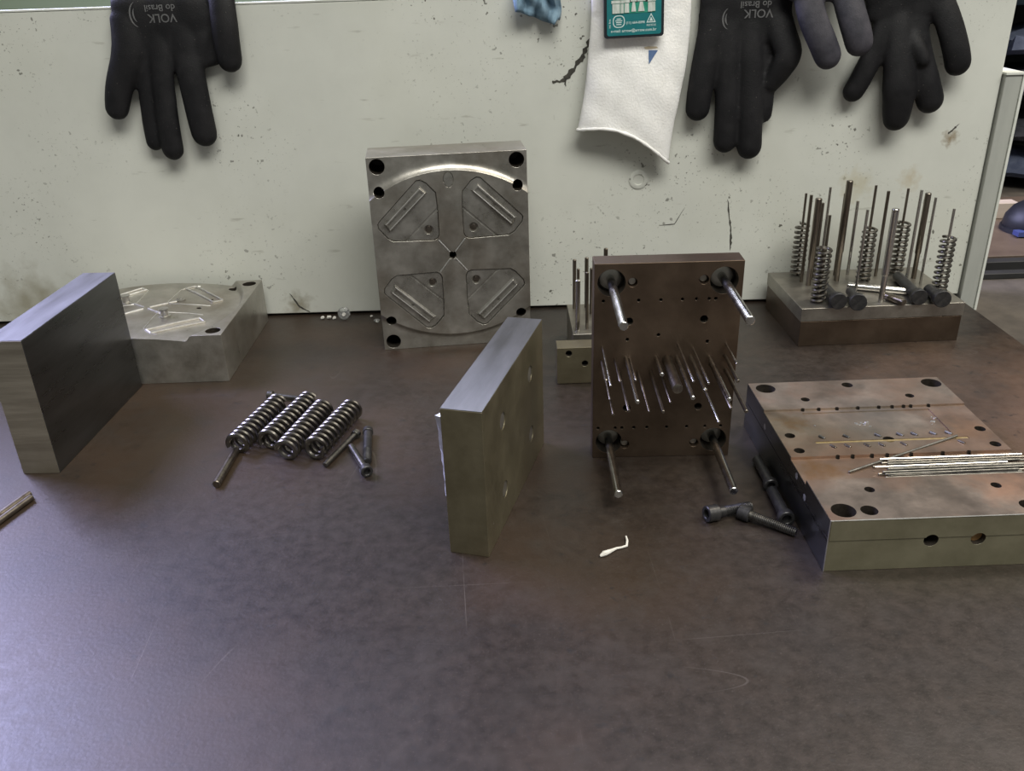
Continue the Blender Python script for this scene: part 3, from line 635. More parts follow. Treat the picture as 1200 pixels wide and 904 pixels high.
for us, v in (((29.3, 46.4, 68.6, 84, 94, 107.2, 118), 101.8), ((32.4, 42.4, 55.8, 65.8, 81, 120.5), 88.4)):
    for u in us:
        bm = NB(); cyl(bm, ((u - 1.2) * MM, (v + 2.6) * MM, (BH - 1.8) * MM), ((u + 1.2) * MM, (v - 2.2) * MM, (BH - 1.5) * MM), .0011, 10, .0002); obj('gate_pin', bm, 'rod_steel' if v > 95 else 'pin_dark', root)
for k in range(16):   # bright chips left in the pocket
    u = 66 + random.gauss(0, 6) if k < 9 else random.choice((31, 117)) + random.gauss(0, 3); v = 119 + random.gauss(0, 3)
    s = random.uniform(.5, 1.3) * MM; bm = NB(); box(bm, -s, s, -s * .5, s * .5, 0, s * .5, Matrix.Translation((u * MM, v * MM, (BH - 2.3) * MM)) @ Matrix.Rotation(random.random() * 3, 4, 'Z')); obj('metal_chip', bm, 'foil', root, smooth=0)
for y, z in ((136, 27), (44, 25), (62, 30)):
    bm = NB(); lathe(bm, (0, y * MM, z * MM), (-1, y * MM, z * MM), [(0, .0024), (.0004, .0024), (.0007, .0016)], 14); obj('side_plug', bm, 'foil', root)
def big(u, v, z):
    c, s = math.cos(.0028), math.sin(.0028); return (.1864 + (u * c - v * s) * MM, .4276 + (u * s + v * c) * MM, z * MM)
zr = BH - 3.4; N_ROD = 18; lab = 'thin bright steel rod in the bundle lying in the plate channel'
for k in range(N_ROD):
    lay = 0 if k < 11 else 1
    v = 49.0 + (k if lay == 0 else (k - 11) * 1.55 + .8) * 1.95; u0 = random.uniform(48, 66); u1 = u0 + random.uniform(86, 97); r = random.uniform(.55, .85); z = zr + .85 + lay * 1.65
    sk = random.uniform(-.25, .25) if lay == 0 else random.uniform(-1.0, 1.0)
    bm = NB(); cyl(bm, big(u0, v - sk, z), big(u1, v + sk, z), r * MM, 8, .0002); o = obj('steel_rod', bm, random.choice(('rod_steel', 'rod_steel', 'pin_chrome', 'thread_steel', 'thread_steel')))
    tag(o, lab, 'rod', 'thin rods in the plate channel')
bm = NB(); cyl(bm, big(31.8, 57.1, zr + .9), big(121, 96.0, BH - 0.6), .0009, 10, .0002)
tag(obj('steel_rod', bm, 'rod_steel'), 'single thin rod lying slantwise across the channel of the large rusty plate', 'rod')

# ------------------------------------------------------------------ springs, screws and pins on the bench
sp_big = helix(.0074, .0021, 11.5, .074, .85)
for p0, p1, lab in (((-217.0, 594), (-199.6, 664), 'leftmost of the four thick coil springs lying on the bench'), ((-193.5, 598), (-173.5, 668), 'second thick coil spring from the left lying on the bench'),
                    ((-176.0, 581), (-158.5, 653), 'third thick coil spring from the left, its end nearest the viewer'), ((-154.2, 582), (-134.5, 650), 'rightmost of the four thick coil springs beside the small screws')):
    a = Vector((p0[0] * MM, p0[1] * MM, 0)); b = Vector((p1[0] * MM, p1[1] * MM, 0)); d = (b - a).normalized()
    o = obj('coil_spring', sp_big, 'spring_steel', None, loc=(a.x, a.y, .0096)); o.rotation_euler = (d.to_track_quat('Z', 'Y') @ Matrix.Rotation(random.random() * 6, 3, 'Z').to_quaternion()).to_euler()
    tag(o, lab, 'spring', 'thick springs lying on the bench')
bm = NB(); cyl(bm, (-.2195, .5475, .0031), (-.2185, .5980, .0031), .0030, 16, .0004); tag(obj('dowel_pin', bm, 'pin_dark'), 'plain steel pin sticking out before the leftmost thick spring', 'pin')
g = 'small screws by the thick springs'
headed('cap_screw', (-.2165, .6945), (-.1835, .6865), .0038, .005, .0022, 'thin screw lying behind the far ends of the thick springs', 'screw', g, ('thread_steel', 'thread_steel'))
headed('cap_screw', (-.1262, .6190), (-.1440, .5715), .0036, .0045, .0022, 'thin screw lying tight against the rightmost thick spring', 'screw', g, ('thread_steel', 'thread_steel'))
headed('cap_screw', (-.1095, .5555), (-.1283, .5985), .0046, .006, .0026, 'black-headed socket screw pointing its head at the viewer near the springs', 'screw', g, ('black_oxide', 'thread_steel'))
headed('cap_screw', (-.1178, .6215), (-.1120, .5720), .0042, .005, .0034, 'dark short screw lying rightmost beside the thick springs', 'screw', g, ('black_oxide', 'black_oxide'), .35)
g = 'dark socket screws beside the large plate'
headed('cap_screw', (.1267, .4845), (.1600, .4960), .0056, .0085, .0033, 'black socket screw, leftmost of those in front of the brown pin plate', 'screw', g, ('black_oxide', 'black_oxide'), .6)
headed('cap_screw', (.1495, .4878), (.1810, .4640), .0052, .0080, .0031, 'black threaded socket screw crossing in front of the leftmost black screw', 'screw', g, ('black_oxide', 'thread_steel'), .75)
headed('cap_screw', (.1795, .5170), (.1800, .5560), .0050, .0050, .0036, 'dark smooth screw farther back along the large plate side', 'screw', g)
headed('cap_screw', (.1780, .4755), (.1790, .5135), .0055, .0055, .0038, 'dark smooth screw nearer the viewer along the large plate side', 'screw', g)
bm = NB(); cyl(bm, (-.3549, .5440, .0028), (-.3720, .4850, .0028), .0026, 14, .0003); tag(obj('steel_pin', bm, 'pin_dark'), 'long dark pin at the left frame edge, nearer the steel block', 'pin')
bm = NB(); cyl(bm, (-.3515, .5395, .0026), (-.3680, .4800, .0026), .0024, 14, .0003); tag(obj('steel_pin', bm, 'pin_dark'), 'long dark pin at the left frame edge, nearer the viewer', 'pin')
# white curl of plastic
bm = NB(); tube(bm, [(.0711, .4685, .0016), (.0713, .4640, .0012), (.0702, .4590, .0010), (.0668, .4575, .0010), (.0634, .4565, .0012), (.0604, .4543, .0014), (.0574, .4522, .0016), (.0548, .4505, .0018), (.0521, .4492, .0010)],
    [.0006, .0008, .0009, .0007, .0008, .0011, .0016, .0018, .0007], 8)
tag(obj('plastic_curl', bm, 'paper_white'), 'small white curled plastic scrap on the bare bench', 'scrap')
T = thing('plastic_grommet', 'clear round plastic grommet against the foot of the pale panel', 'grommet', (-.1784, .8800, 0))
bm = NB(); lathe(bm, (0, .004, .0068), (0, -.6, .18), [(0, .0062), (0, .0066), (.003, .0066), (.0034, .0060), (.0034, .0035), (.0022, .0032), (.0022, .0001)], 24); obj('outer_ring', bm, 'clear_plastic', T)
bm = NB(); lathe(bm, (0, .0012, .0064), (0, -.6, .18), [(0, .0022), (.0022, .0018)], 14); obj('inner_disc', bm, 'paper_white', T)
for k, (x, y) in enumerate(((-.1425, .8700), (-.203, .886), (-.196, .887), (-.190, .885), (-.150, .887), (-.1375, .888))):
    s = (.0035, .0028, .0030, .0026, .0018, .003)[k]; bm = NB(); bmesh.ops.create_icosphere(bm, subdivisions=1, radius=s)
    for v in bm.verts: v.co *= random.uniform(.7, 1.15); v.co.z *= .7
    mz = min(v.co.z for v in bm.verts)
    for v in bm.verts: v.co.z -= mz
    o = obj('plastic_crumb', bm, 'clear_plastic' if k == 0 else 'paper_white', None, smooth=0, loc=(x, y, 0))
    tag(o, 'clear plastic crumb at the lower left corner of the upright mould plate' if k == 0 else 'pale crumb in the dusty gap under the panel', 'crumb', None if k == 0 else 'crumbs along the panel foot')

# ------------------------------------------------------------------ gloves, sleeve, card and rag hung over the panel
def panel_pt(x, z, off): return Vector((x, PY + math.tan(PYAW) * x - off, z))
def spline(pts, n=6):
    P = [Vector(p) for p in pts]; out = []
    for i in range(len(P) - 1):
        p0, p1, p2, p3 = P[max(i - 1, 0)], P[i], P[i + 1], P[min(i + 2, len(P) - 1)]
        for k in range(n):
            t = k / n
            out.append(.5 * ((2 * p1) + (p2 - p0) * t + (2 * p0 - 5 * p1 + 4 * p2 - p3) * t * t + (3 * p1 - p0 - 3 * p2 + p3) * t ** 3))
    out.append(P[-1]); return out
def limb(bm, pts, rad, flat=.7, n=16, cap0=True, cap1=True):
    """rounded flattened sausage along pts [(x, y, z)] with radii rad (per point)"""
    P4 = spline([(*p, r) for p, r in zip(pts, rad)]) if False else None
    Ps = spline(pts); Rs = []
    m = len(rad) - 1
    for i in range(len(Ps)):
        t = i / (len(Ps) - 1) * m; k = min(int(t), m - 1); Rs.append(rad[k] + (rad[k + 1] - rad[k]) * (t - k))
    st = []
    fl = flat if isinstance(flat, (list, tuple)) else [flat, flat]
    def fat(i): t = i / (len(Ps) - 1) * (len(fl) - 1); k = min(int(t), len(fl) - 2); return fl[k] + (fl[k + 1] - fl[k]) * (t - k)
    flat = fl[0]
    def fr(i):
        d = (Ps[min(i + 1, len(Ps) - 1)] - Ps[max(i - 1, 0)]).normalized(); wx = Vector((1, 0, 0)); wx = (wx - d * wx.dot(d)).normalized(); return d, wx, d.cross(wx)
    rr = []
    def ring(c, wx, dp, r, f): return [c + wx * r * math.cos(2 * math.pi * k / n) + dp * r * f * math.sin(2 * math.pi * k / n) for k in range(n)]
    d, wx, dp = fr(0)
    if cap0:
        for a in (80, 60, 40, 20): rr.append(ring(Ps[0] - d * Rs[0] * flat * math.sin(math.radians(a)), wx, dp, Rs[0] * math.cos(math.radians(a)), flat))
    for i in range(len(Ps)): d, wx, dp = fr(i); rr.append(ring(Ps[i], wx, dp, Rs[i], fat(i)))
    flat = fl[-1]
    if cap1:
        e = 1.0 if Rs[-1] < .02 else flat
        for a in (20, 40, 60, 80): rr.append(ring(Ps[-1] + d * Rs[-1] * e * math.sin(math.radians(a)), wx, dp, Rs[-1] * math.cos(math.radians(a)), flat))
    rings(bm, rr)
TOPZ = .3158; BACK = .018
def over(x, z0, half, back_z=.22, dx=0.0):
    """path from the front of the panel over its top edge and down behind it; half = half thickness"""
    f = half + .0006
    return [panel_pt(x, z0, f), panel_pt(x + dx * .3, (z0 + TOPZ) / 2, f), panel_pt(x + dx * .6, TOPZ - .008, f), panel_pt(x + dx * .75, TOPZ + f * .80, f * .55), panel_pt(x + dx * .8, TOPZ + f + .0005, -BACK / 2),
            panel_pt(x + dx * .85, TOPZ + f * .80, -BACK - f * .55), panel_pt(x + dx * .9, TOPZ - .008, -BACK - f), panel_pt(x + dx, back_z, -BACK - f)]
def fingers(bm, lst, off=.0115, flat=(.40, .52, .62, .68)):
    for f in lst:
        pts = [panel_pt(p[0] * MM, p[1] * MM, (p[2] if len(p) > 2 else off)) for p in f[0]]; limb(bm, pts, [r * MM for r in f[1]], f[2] if len(f) > 2 else flat)
def glove_mesh(bm, vox=.0016, smooth=5):
    o = bpy.data.objects.new('tmp_glove', to_mesh(bm)); C.objects.link(o)
    m = o.modifiers.new('r', 'REMESH'); m.mode = 'VOXEL'; m.voxel_size = vox; m.use_smooth_shade = True
    s = o.modifiers.new('s', 'SMOOTH'); s.factor = .5; s.iterations = smooth
    me = evaluated(o); bpy.data.objects.remove(o); return me
def text_mesh(body, size):
    cu = bpy.data.curves.new('t', 'FONT'); cu.body = body; cu.size = size; cu.align_x = 'CENTER'; cu.align_y = 'CENTER'; cu.resolution_u = 3; cu.offset = size * .012
    o = bpy.data.objects.new('tmp_text', cu); C.objects.link(o); me = evaluated(o); bpy.data.objects.remove(o); return me
def print_on(me, target, parent, cx, cz, ang, name='print', m='glove_print', sx=1.0, lift=.0004):
    """flat print (mesh in XY) rotated by ang, laid on the front of the target mesh around panel point (cx, cz)"""
    bm = NB(); bm.from_mesh(me)
    bmesh.ops.triangulate(bm, faces=bm.faces[:])
    bmesh.ops.subdivide_edges(bm, edges=[e for e in bm.edges if e.calc_length() > .002], cuts=1)
    t = NB(); t.from_mesh(target); bv = BVHTree.FromBMesh(t); ca, sa = math.cos(ang), math.sin(ang)
    last = -.01
    for v in bm.verts:
        x, y = v.co.x * sx, v.co.y; X = cx + x * ca - y * sa; Z = cz + x * sa + y * ca
        h = bv.ray_cast(Vector((X, PY - .2, Z)), Vector((0, 1, 0)))
        yy = h[0].y if h[0] is not None else PY - .010
        v.co = (X, yy - lift, Z)
    t.free(); return obj(name, bm, m, parent, smooth=0)
def swirl(r):
    bm = NB()
    for a0, a1, rr_, wd in ((-70, 75, r, .0013), (-50, 65, r * .62, .0012)):
        q = [(math.radians(a0 + (a1 - a0) * k / 14)) for k in range(15)]
        i_ = [bm.verts.new((math.cos(a) * (rr_ - wd * math.sin(math.pi * k / 14)), math.sin(a) * (rr_ - wd * math.sin(math.pi * k / 14)) * 1.3, 0)) for k, a in enumerate(q)]
        o_ = [bm.verts.new((math.cos(a) * (rr_ + .0003), math.sin(a) * (rr_ + .0003) * 1.3, 0)) for a in q]
        for k in range(14): bm.faces.new((i_[k], i_[k + 1], o_[k + 1], o_[k]))
    return to_mesh(bm)
def glove(label, build, mat_='glove_black', cuff=None):
    T = thing('work_glove', label, 'glove', (0, 0, 0), 0, 'black work gloves hung over the panel')
    bm = NB(); build(bm); me = glove_mesh(bm, smooth=8); o = obj('glove_body', me, mat_, T, smooth=80)
    if cuff:
        x, hw, z0, z1 = cuff; b = NB(); rr = []
        for k in range(9):
            z = z0 + (z1 - z0) * k / 8; rr.append([panel_pt(x, z, -BACK - .0085) + Vector((math.cos(a) * (hw + .0008 * (k % 2)), math.sin(a) * .0075, 0)) for a in [2 * math.pi * j / 24 for j in range(24)]])
        rings(b, rr); obj('knit_cuff', b, 'glove_knit', T)
    return T, me
# left glove
def g1(bm):
    h = .0065
    for x, hw, z0 in ((-.3400, .024, .262), (-.3120, .030, .262), (-.2900, .024, .266)):
        p = over(x, z0, h); limb(bm, p, [hw] * 6 + [hw * .97, hw * .9], h / hw, 24)
    fingers(bm, [([(-350, 306, .0072), (-354, 276, .010), (-369, 246, .012), (-376.2, 226, .012)], [17, 17, 13.5, 11.6]),
                 ([(-338, 298, .0072), (-342, 262, .009), (-346.5, 215, .009), (-347.6, 192, .008)], [11, 9.5, 9.0, 8.8]),
                 ([(-322, 300, .0072), (-325, 262, .012), (-328.5, 215, .013), (-329.6, 185, .012)], [12, 11, 11, 11]),
                 ([(-298, 302, .0072), (-298, 262, .012), (-296.5, 220, .013), (-295.6, 199, .012)], [15, 14, 13.4, 12.8]),
                 ([(-276, 300, .0072), (-283, 285, .009), (-289, 266, .010)], [10, 10, 9]),
                 ([(-264, 300, -.024), (-261, 327, -.006), (-257.5, 324, .010), (-257, 300, .016), (-257.6, 280, .016), (-257.8, 267, .015)], [10, 11, 12, 12.8, 12.6, 12.0], (.6, .62, .66, .7))])
T, me = glove('black coated glove hanging alone over the left of the panel', g1, cuff=(-.315, .036, .15, .225))
print_on(text_mesh('VOLK', .0105), me, T, -.3150, .3055, math.pi)
print_on(text_mesh('do Brasil', .0082), me, T, -.3160, .3142, math.pi)
print_on(swirl(.0085), me, T, -.3365, .3090, math.pi)
# glove right of the white sleeve
def g2(bm):
    h = .0070
    for x, hw, z0 in ((.2130, .026, .262), (.2350, .028, .258), (.2530, .022, .270)):
        p = over(x, z0, h); limb(bm, p, [hw] * 8, h / hw, 24)
    fingers(bm, [([(206, 304, .0076), (198, 266, .011), (192.3, 232, .013), (190.6, 208, .012)], [15, 13.4, 12.6, 12.2]),
                 ([(217, 300, .0076), (216.4, 258, .012), (218.4, 212, .013), (219.6, 176, .012)], [13, 11.4, 11.8, 11.8]),
                 ([(235, 300, .0076), (238, 258, .012), (241.5, 212, .014), (243.9, 170, .013)], [13, 11.6, 12.2, 12.6]),
                 ([(250, 285, .0076), (254, 245, .010), (256.3, 216, .010), (256.4, 200, .009)], [9, 8.6, 8.6, 8.4]),
                 ([(256, 306, .0076), (265, 276, .013), (272.0, 257, .017), (267, 242, .016), (260, 229, .013)], [13, 14, 13.5, 11.5, 9])])
T, me = glove('black coated glove hanging right beside the white sleeve', g2, cuff=(.235, .036, .15, .225))
print_on(text_mesh('VOLK', .0105), me, T, .2412, .2925, math.pi)
print_on(text_mesh('do Brasil', .0082), me, T, .2385, .3003, math.pi)
print_on(swirl(.0070), me, T, .2150, .2885, math.pi)
# worn grey-blue glove, only two fingers in view
def g3(bm):
    h = .0075
    for x, hw in ((.2830, .024), (.3050, .024)):
        p = over(x, .312, h); p = [q + Vector((0, -.016 if i < 3 else (-.010 if i == 3 else 0), .010 if 2 < i < 6 else 0)) for i, q in enumerate(p)]; limb(bm, p, [hw] * 8, h / hw, 24)
    fingers(bm, [([(280, 318, .022), (286, 290, .031), (296, 269, .035), (303.5, 255.0, .035)], [13.5, 13.5, 13.2, 12.6], (.5, .6, .66, .7)),
                 ([(314, 318, .022), (320.5, 294, .031), (327.0, 276, .035), (331.0, 266.0, .035)], [14, 13.8, 13.6, 13.0], (.5, .6, .66, .7))])
T, me = glove('worn bluish grey glove with two fingers hanging between the black gloves', g3, 'glove_worn', cuff=(.294, .034, .16, .23))
# rightmost glove with splayed fingers
def g4(bm):
    h = .0075
    for x, hw, z0 in ((.3700, .026, .288), (.3900, .026, .288), (.4060, .018, .300)):
        p = over(x, z0, h, dx=-.008); limb(bm, p, [hw] * 8, h / hw, 24)
    fingers(bm, [([(368, 300, .008), (361, 268, .011), (347, 232, .011), (341.5, 219.5, .010)], [13, 11.5, 11, 10.8]),
                 ([(374, 298, .008), (377, 260, .015), (382, 222, .018), (384.8, 194, .015)], [13, 14.5, 16.5, 13.2]),
                 ([(387, 300, .008), (394.5, 262, .012), (407.5, 228, .014), (415.8, 209.5, .013)], [14, 13.2, 13.6, 13.4]),
                 ([(404, 310, .008), (419.5, 281, .014), (430, 257, .016), (435.4, 243, .015)], [14, 13.0, 12.8, 12.6]),
                 ([(380, 290, .007), (391, 262, .019), (399, 247, .022)], [5, 7.5, 6])])
T, me = glove('rightmost black glove with splayed fingers hanging over the panel', g4, cuff=(.385, .036, .15, .225))

# white knitted sleeve
T = thing('cotton_sleeve', 'white knitted cotton sleeve hanging over the panel behind the teal card', 'sleeve', (0, 0, 0))
path = [(118.5, 178, 46.0, .014), (122, 200, 46.0, .0135), (127, 228, 46.5, .012), (131, 260, 47.5, .010), (133, 290, 47.0, .008), (133, 309, 46.5, .0072), (133, 320.5, 46.0, .0035), (133, 323.5, 45.5, -.009), (133, 320.5, 45.0, -.0215), (133, 306, 44.5, -.0255), (133, 240, 44, -.0265)]
rr = []; rim = []
Ps = spline([(p[0] * MM, p[1] * MM, p[3]) for p in path], 6); Ws = spline([(p[2] * MM, 0, 0) for p in path], 6)
nS = 48
for i, (P_, W_) in enumerate(zip(Ps, Ws)):
    c = panel_pt(P_.x, P_.y, P_.z); prev = Ps[max(i - 1, 0)]; nxt = Ps[min(i + 1, len(Ps) - 1)]
    d = (panel_pt(nxt.x, nxt.y, nxt.z) - panel_pt(prev.x, prev.y, prev.z)).normalized(); wx = Vector((1, 0, 0)); wx = (wx - d * wx.dot(d)).normalized(); dp = d.cross(wx)
    th = .0118 if i < 12 else max(.0060, .0118 - (i - 12) * .0004)
    ring = []
    for k in range(nS):
        a = 2 * math.pi * k / nS; ca, sa = math.cos(a), math.sin(a)
        ca = math.copysign(abs(ca) ** .85, ca)
        q = c + wx * W_.x * ca + dp * th * sa
        if P_.z > 0 and i < 26:
            q.y -= .0010 * math.sin(q.x * 170 + q.z * 60) * math.sin(q.z * 90 - q.x * 40)
        if i < 8:   # hem rises in the middle and drops to the right
            t = (q.x - .0739) / .0895; zz = (.1846 + .0105 * math.sin(math.pi * min(max(t, 0), 1)) - .0203 * max(0, min(1, t)) ** 1.6)
            q.z += (zz - .178) * (1 - i / 8)
        ring.append(q)
    rr.append(ring)
    if i == 0: rim = list(ring)
bm = NB(); rings(bm, rr, cap0=False, cap1=False)
o = obj('sleeve_body', bm, 'white_cotton', T, smooth=80); so = o.modifiers.new('thick', 'SOLIDIFY'); so.thickness = .0016; so.offset = -1
bm = NB(); vv = []
for k in range(nS):
    p, q = rim[k], rim[(k + 1) % nS]; d = (rim[(k + 1) % nS] - rim[k - 1]); u, v = frame(d); r = .0016 * (1 + .18 * math.sin(k * 2.3))
    vv.append([bm.verts.new(p + (u * math.cos(2 * math.pi * j / 8) + v * math.sin(2 * math.pi * j / 8)) * r) for j in range(8)])
for k in range(nS):
    a, b = vv[k], vv[(k + 1) % nS]
    # neighbouring rings may start at different angles: match by nearest vertex
    s = min(range(8), key=lambda s_: (a[0].co - b[s_].co).length)
    for j in range(8): bm.faces.new((a[j], a[(j + 1) % 8], b[(j + 1 + s) % 8], b[(j + s) % 8]))
obj('hem', bm, 'white_cotton', T, smooth=80)
sleeve_me = evaluated(o)
def flat_on(name, poly, m):
    b = NB(); cx = sum(p[0] for p in poly) / len(poly); cz = sum(p[1] for p in poly) / len(poly)
    b.faces.new([b.verts.new(((x - cx) * MM, (z - cz) * MM, 0)) for x, z in poly]); print_on(to_mesh(b), sleeve_me, T, cx * MM, cz * MM, 0, name, m)
flat_on('blue_mark', [(139.6, 263.5), (148.4, 263.3), (140.2, 251.0)], 'mark_blue')
flat_on('tan_mark', [(135, 266.2), (139, 267.0), (147, 266.6), (148.6, 265.3), (142, 264.6), (137, 264.6)], 'mark_tan')

# teal bit-set card hung on the sleeve
T = thing('bit_set_card', 'teal card with dark frame and pictured screwdriver bits on the white sleeve', 'card', tuple(panel_pt(.1243, .2756, .0235)), PYAW)
T.rotation_euler = (math.radians(-3), math.radians(-1.2), PYAW)
def rrect(x0, x1, z0, z1, r, n=6):
    out = []
    for cx, cz, a0 in ((x1 - r, z1 - r, 0), (x0 + r, z1 - r, 90), (x0 + r, z0 + r, 180), (x1 - r, z0 + r, 270)):
        for k in range(n + 1): a = math.radians(a0 + 90 * k / n); out.append((cx + r * math.cos(a), cz + r * math.sin(a)))
    return out
def slab(poly, y0, y1):
    bm = NB(); a = [bm.verts.new((x, y0, z)) for x, z in poly]; b = [bm.verts.new((x, y1, z)) for x, z in poly]; n = len(poly); bm.faces.new(a); bm.faces.new(b)
    for i in range(n): bm.faces.new((a[i], a[(i + 1) % n], b[(i + 1) % n], b[i]))
    return bm
obj('case_frame', slab(rrect(-.0276, .0276, 0, .085, .003), -.004, 0.002), 'card_frame', T, bevel=.0006)
obj('printed_face', slab(rrect(-.0250, .0250, .0022, .083, .002), -.0044, -.003), 'card_teal', T)
obj('picture', slab(rrect(-.0192, .0195, .0210, .079, .0006), -.0047, -.004), 'card_green', T)
for x, wd, z0, tp in ((-.0165, .0035, .0212, 1), (-.0110, .0014, .0212, 1), (-.0068, .0022, .0215, .9), (-.0005, .0022, .0222, .5), (.0065, .0030, .0222, .45), (.0145, .0018, .0215, 1), (.0178, .0015, .0218, .9)):
    bm = NB(); z1 = .076
    for za, zb, wa, wb in ((z0, z0 + .008, wd, wd * tp), (z0 + .0085, z0 + .011, wd * 1.25, wd * 1.25), (z0 + .0115, z1, wd * .8, wd * .8)):
        a = [bm.verts.new(p) for p in ((x - wa, -.0047, za), (x + wa, -.0047, za), (x + wb, -.0047, zb), (x - wb, -.0047, zb))]; b = [bm.verts.new((v.co.x, -.0052, v.co.z)) for v in a]
        bm.faces.new(a); bm.faces.new(b)
        for i in range(4): bm.faces.new((a[i], a[(i + 1) % 4], b[(i + 1) % 4], b[i]))
    obj('pictured_bit', bm, 'card_bit', T, smooth=0)
for x, wd in ((-.0135, .0008), (-.0040, .0016), (.0022, .0010), (.0112, .0012)):
    obj('picture_shadow', slab(rrect(x - wd, x + wd, .030, .060, .0003), -.0049, -.0045), 'card_black', T)
def card_text(body, size, x, z, ang=0.0):
    me = text_mesh(body, size); me.transform(Matrix.Translation((x, -.00455, z)) @ Matrix.Rotation(ang, 4, 'Y') @ Matrix.Rotation(math.radians(90), 4, 'X')); obj('lettering', me, 'card_print', T, smooth=0)
card_text('(11) 664-0098', .0030, .0012, .0128); card_text('e-mail: arrow@arrow.com.br', .0035, -.0005, .0062); card_text('RECICLE', .0023, .0158, .0100); card_text('Ind. Bras.', .0022, -.0224, .0130, math.radians(-90))
def ring_print(poly, inner):
    bm = NB(); a = [bm.verts.new((x, -.0046, z)) for x, z in poly]; b = [bm.verts.new((x, -.0046, z)) for x, z in inner]; n = len(poly)
    for i in range(n): bm.faces.new((a[i], a[(i + 1) % n], b[(i + 1) % n], b[i]))
    obj('emblem', bm, 'card_print', T, smooth=0)
ring_print(rrect(-.0196, -.0086, .0090, .0196, .0042), rrect(-.0188, -.0094, .0098, .0188, .0036))
for z, wd in ((.0165, .0020), (.0150, .0032), (.0135, .0026), (.0118, .0024)): obj('emblem', slab(rrect(-.0141 - wd, -.0141 + wd, z - .0004, z + .0004, .0002, 2), -.0046, -.0044), 'card_print', T, smooth=0)
tri = [(.0112, .0122), (.0200, .0122), (.0156, .0202)]; tri_i = [(.0125, .0131), (.0187, .0131), (.0156, .0187)]
ring_print(tri, tri_i); obj('emblem', slab([(.0138, .0136), (.0174, .0136), (.0168, .0146), (.0160, .0165), (.0152, .0165), (.0146, .0146)], -.0046, -.0044), 'card_print', T, smooth=0)
# hanger strap of the card, up over the panel edge
bm = NB(); hp = [(0, .0010, .080), (0, .0010, .060), (0, .004, .052)]
bm = NB(); rr = []
for (y, z) in ((.0005, .060), (.0035, .068), (.012, .0705), (.030, .0700), (.052, .0600), (.056, .045)):
    rr.append([(-.008, y, z), (.008, y, z), (.008, y + .0008, z + .0008), (-.008, y + .0008, z + .0008)])
rings(bm, rr); obj('hanging_strap', bm, 'card_frame', T, smooth=0)

# blue rag over the panel edge
T = None
bm = NB(); nx, nz = 26, 30; g_ = []
edge = lambda x: .3005 - .0125 * max(0, min(1, (x - .018) / .034)) + (.004 if x > .052 else 0)
for i in range(nx + 1):
    x = .014 + .042 * i / nx; col = []
    zl = (.3105 if i == 0 else edge(x)); Lp = (TOPZ - zl) + .026 + .05
    for k in range(nz + 1):
        s = Lp * k / nz; f = .007 + .006 * math.sin(i * .9) * (1 - k / nz) * .6 + .0035 * math.sin(k * .8 + i * .35)
        if s < TOPZ - zl: p = panel_pt(x, zl + s, f + .004)
        elif s < TOPZ - zl + .026: t = (s - (TOPZ - zl)) / .026; p = panel_pt(x, TOPZ + .004 + .004 * math.sin(math.pi * t), (f + .004) * (1 - t) - (BACK + .006) * t)
        else: p = panel_pt(x, TOPZ - (s - (TOPZ - zl + .026)), -BACK - .006 - .002 * math.sin(k + i * .5))
        p.x += .002 * math.sin(k * .5); col.append(bm.verts.new(p))
    g_.append(col)
for a, b in zip(g_, g_[1:]):
    for k in range(nz): bm.faces.new((a[k], a[k + 1], b[k + 1], b[k]))
o = obj('cloth_rag', bm, 'rag_blue', None, smooth=60); so = o.modifiers.new('thick', 'SOLIDIFY'); so.thickness = .0022; so.offset = 0
tag(o, 'crumpled blue cloth rag tucked over the top of the panel', 'rag')
# black hook end showing over the panel behind the left glove
T = thing('wire_hook', 'small black hook rising behind the left glove', 'hook', tuple(panel_pt(-.3035, 0, -.045)), PYAW)
bm = NB(); tube(bm, [(0, 0, .20), (0, 0, .300), (0, -.001, .334), (0, -.003, .345)], .0024, 10); obj('hook_wire', bm, 'rack_black', T)
bm = NB(); box(bm, -.01, .01, -.0265, .003, .196, .204); obj('hook_base', bm, 'rack_black', T)

# ------------------------------------------------------------------ neighbouring bench and dark rack beyond the panel
T = thing('side_bench', 'dim second bench beyond the right end of the panel', 'workbench', (.95, 1.05, -.90))
bm = NB(); box(bm, -.455, .45, -.60, .55, .855, .886); obj('tabletop', bm, 'side_bench_top', T)
for x in (-.38, .38):
    for y in (-.52, .48): bm = NB(); box(bm, x - .03, x + .03, y - .03, y + .03, 0, .855); obj('leg', bm, 'rack_black', T)
ZB = -.014
bm = NB(); box(bm, .50, .95, 1.035, 1.32, ZB, -.004); tag(obj('steel_sheet', bm, 'side_plate', bevel=.001), 'rust brown steel slab lying on the second bench', 'steel slab')
for i, (y, h, d) in enumerate(((.978, .007, .014), (1.006, .012, .016))):
    bm = NB(); box(bm, .515, .98, y, y + d, ZB, ZB + h); tag(obj('black_bar', bm, 'rack_black', bevel=.001), ('low black bar nearest the viewer on the second bench', 'taller black bar in front of the rust brown slab')[i], 'bar', 'black bars on the second bench')
bm = NB(); box(bm, .58, .72, 1.200, 1.222, -.0039, .018); tag(obj('wood_strip', bm, 'wood_beige', bevel=.001), 'pale beige wooden strip behind the dark navy hat', 'wood strip')
T = thing('work_hat', 'dark navy rounded hat on the rust brown slab', 'hat', (.712, 1.140, -.0039))
bm = NB(); lathe(bm, (0, 0, .005), (0, 0, 1), [(0, .040), (.004, .041), (.014, .039), (.026, .031), (.034, .019), (.037, .002)], 28); obj('hat_crown', bm, 'cap_navy', T)
bm = NB(); lathe(bm, (0, 0, 0), (0, 0, 1), [(0, .043), (.005, .043), (.006, .040)], 28); obj('hat_band', bm, 'cap_navy', T)
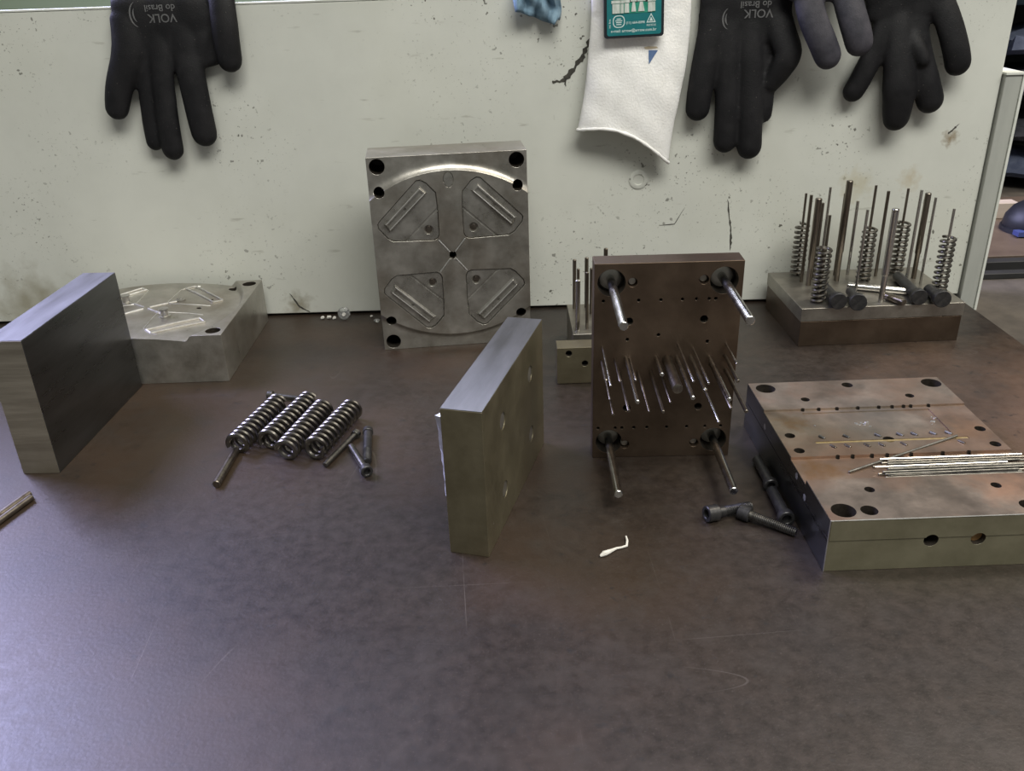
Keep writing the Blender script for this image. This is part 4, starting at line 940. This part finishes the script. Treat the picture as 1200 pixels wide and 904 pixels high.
bm = NB(); box(bm, -.042, -.030, -.036, -.022, .002, .008); obj('blue_highlight', bm, 'highlight_blue', T)  # blue block stands in for a highlight on the hat
T = thing('shelf_rack', 'black shelf rack filled with dark clothes behind the second bench', 'rack', (.95, 1.62, -.90))
bm = NB(); box(bm, -.60, .50, .25, .28, 0, 1.75); obj('back_board', bm, 'rack_black', T)
for z in (.90, 1.03, 1.16, 1.29, 1.42, 1.55): bm = NB(); box(bm, -.60, .50, -.06, .25, z - .007, z); obj('shelf_board', bm, 'rack_black', T)
for x in (-.60, .48): bm = NB(); box(bm, x, x + .02, -.16, .25, 0, 1.75); obj('side_board', bm, 'rack_black', T)
CL = ['navy_cloth', 'dark_cloth', 'violet_cloth', 'taupe_cloth', 'teal_cloth']
CN = {'navy_cloth': 'navy', 'dark_cloth': 'black', 'violet_cloth': 'greyish violet', 'taupe_cloth': 'taupe', 'teal_cloth': 'dull teal'}
rows = [(.90, ['dark_cloth', 'dark_cloth', 'navy_cloth'], ['dark_cloth', 'violet_cloth', 'dark_cloth']), (1.03, ['dark_cloth', 'navy_cloth', 'violet_cloth'], ['dark_cloth', 'teal_cloth', 'navy_cloth']), (1.16, ['violet_cloth', 'taupe_cloth', 'teal_cloth'], ['dark_cloth', 'violet_cloth', 'violet_cloth']),
        (1.29, ['navy_cloth', 'taupe_cloth', 'dark_cloth'], ['dark_cloth', 'navy_cloth', 'taupe_cloth']), (1.42, ['taupe_cloth', 'dark_cloth', 'navy_cloth'], ['dark_cloth', 'dark_cloth', 'dark_cloth'])]
SHN = ['lowest', 'second lowest', 'middle', 'second highest', 'highest filled']
for ri, (z, lower, upper) in enumerate(rows):
    for li, ms in enumerate((lower, upper)):
        for k, m in enumerate(ms):
            x0 = .395 + k * .19; bm = NB(); zb = z - .90 + .0005 + li * .060; hh = .044; rr = []
            for j in range(9):
                t = j / 8; e = .60 + .40 * math.sin(math.pi * (j + .5) / 9); cy = 1.470 + .02 * math.sin(t * 4 + k + ri * 2 + li)
                sag = .010 * math.sin(t * 3 + ri + li * 2 + k)
                rr.append([(x0 + .175 * t + .004 * math.sin(q * 1.3), cy + .085 * e * math.cos(q * math.pi / 8), zb + (hh * .5 * (1 + e * math.sin(q * math.pi / 8)) + (sag if 1 < q < 7 else 0) + .004 * math.sin(q * 2.1 + j * 1.7)) * (1 if q < 8 else .55) * (0 if 10 < q < 14 else 1)) for q in range(16)])
            rings(bm, rr); o = obj('folded_jacket', bm, m, None, smooth=60)
            tag(o, '%s folded garment, %s of the %s layer on the %s rack shelf' % (CN[m], ('leftmost', 'middle one', 'rightmost')[k], ('lower', 'upper')[li], SHN[ri]), 'garment', 'dark garments in the rack')
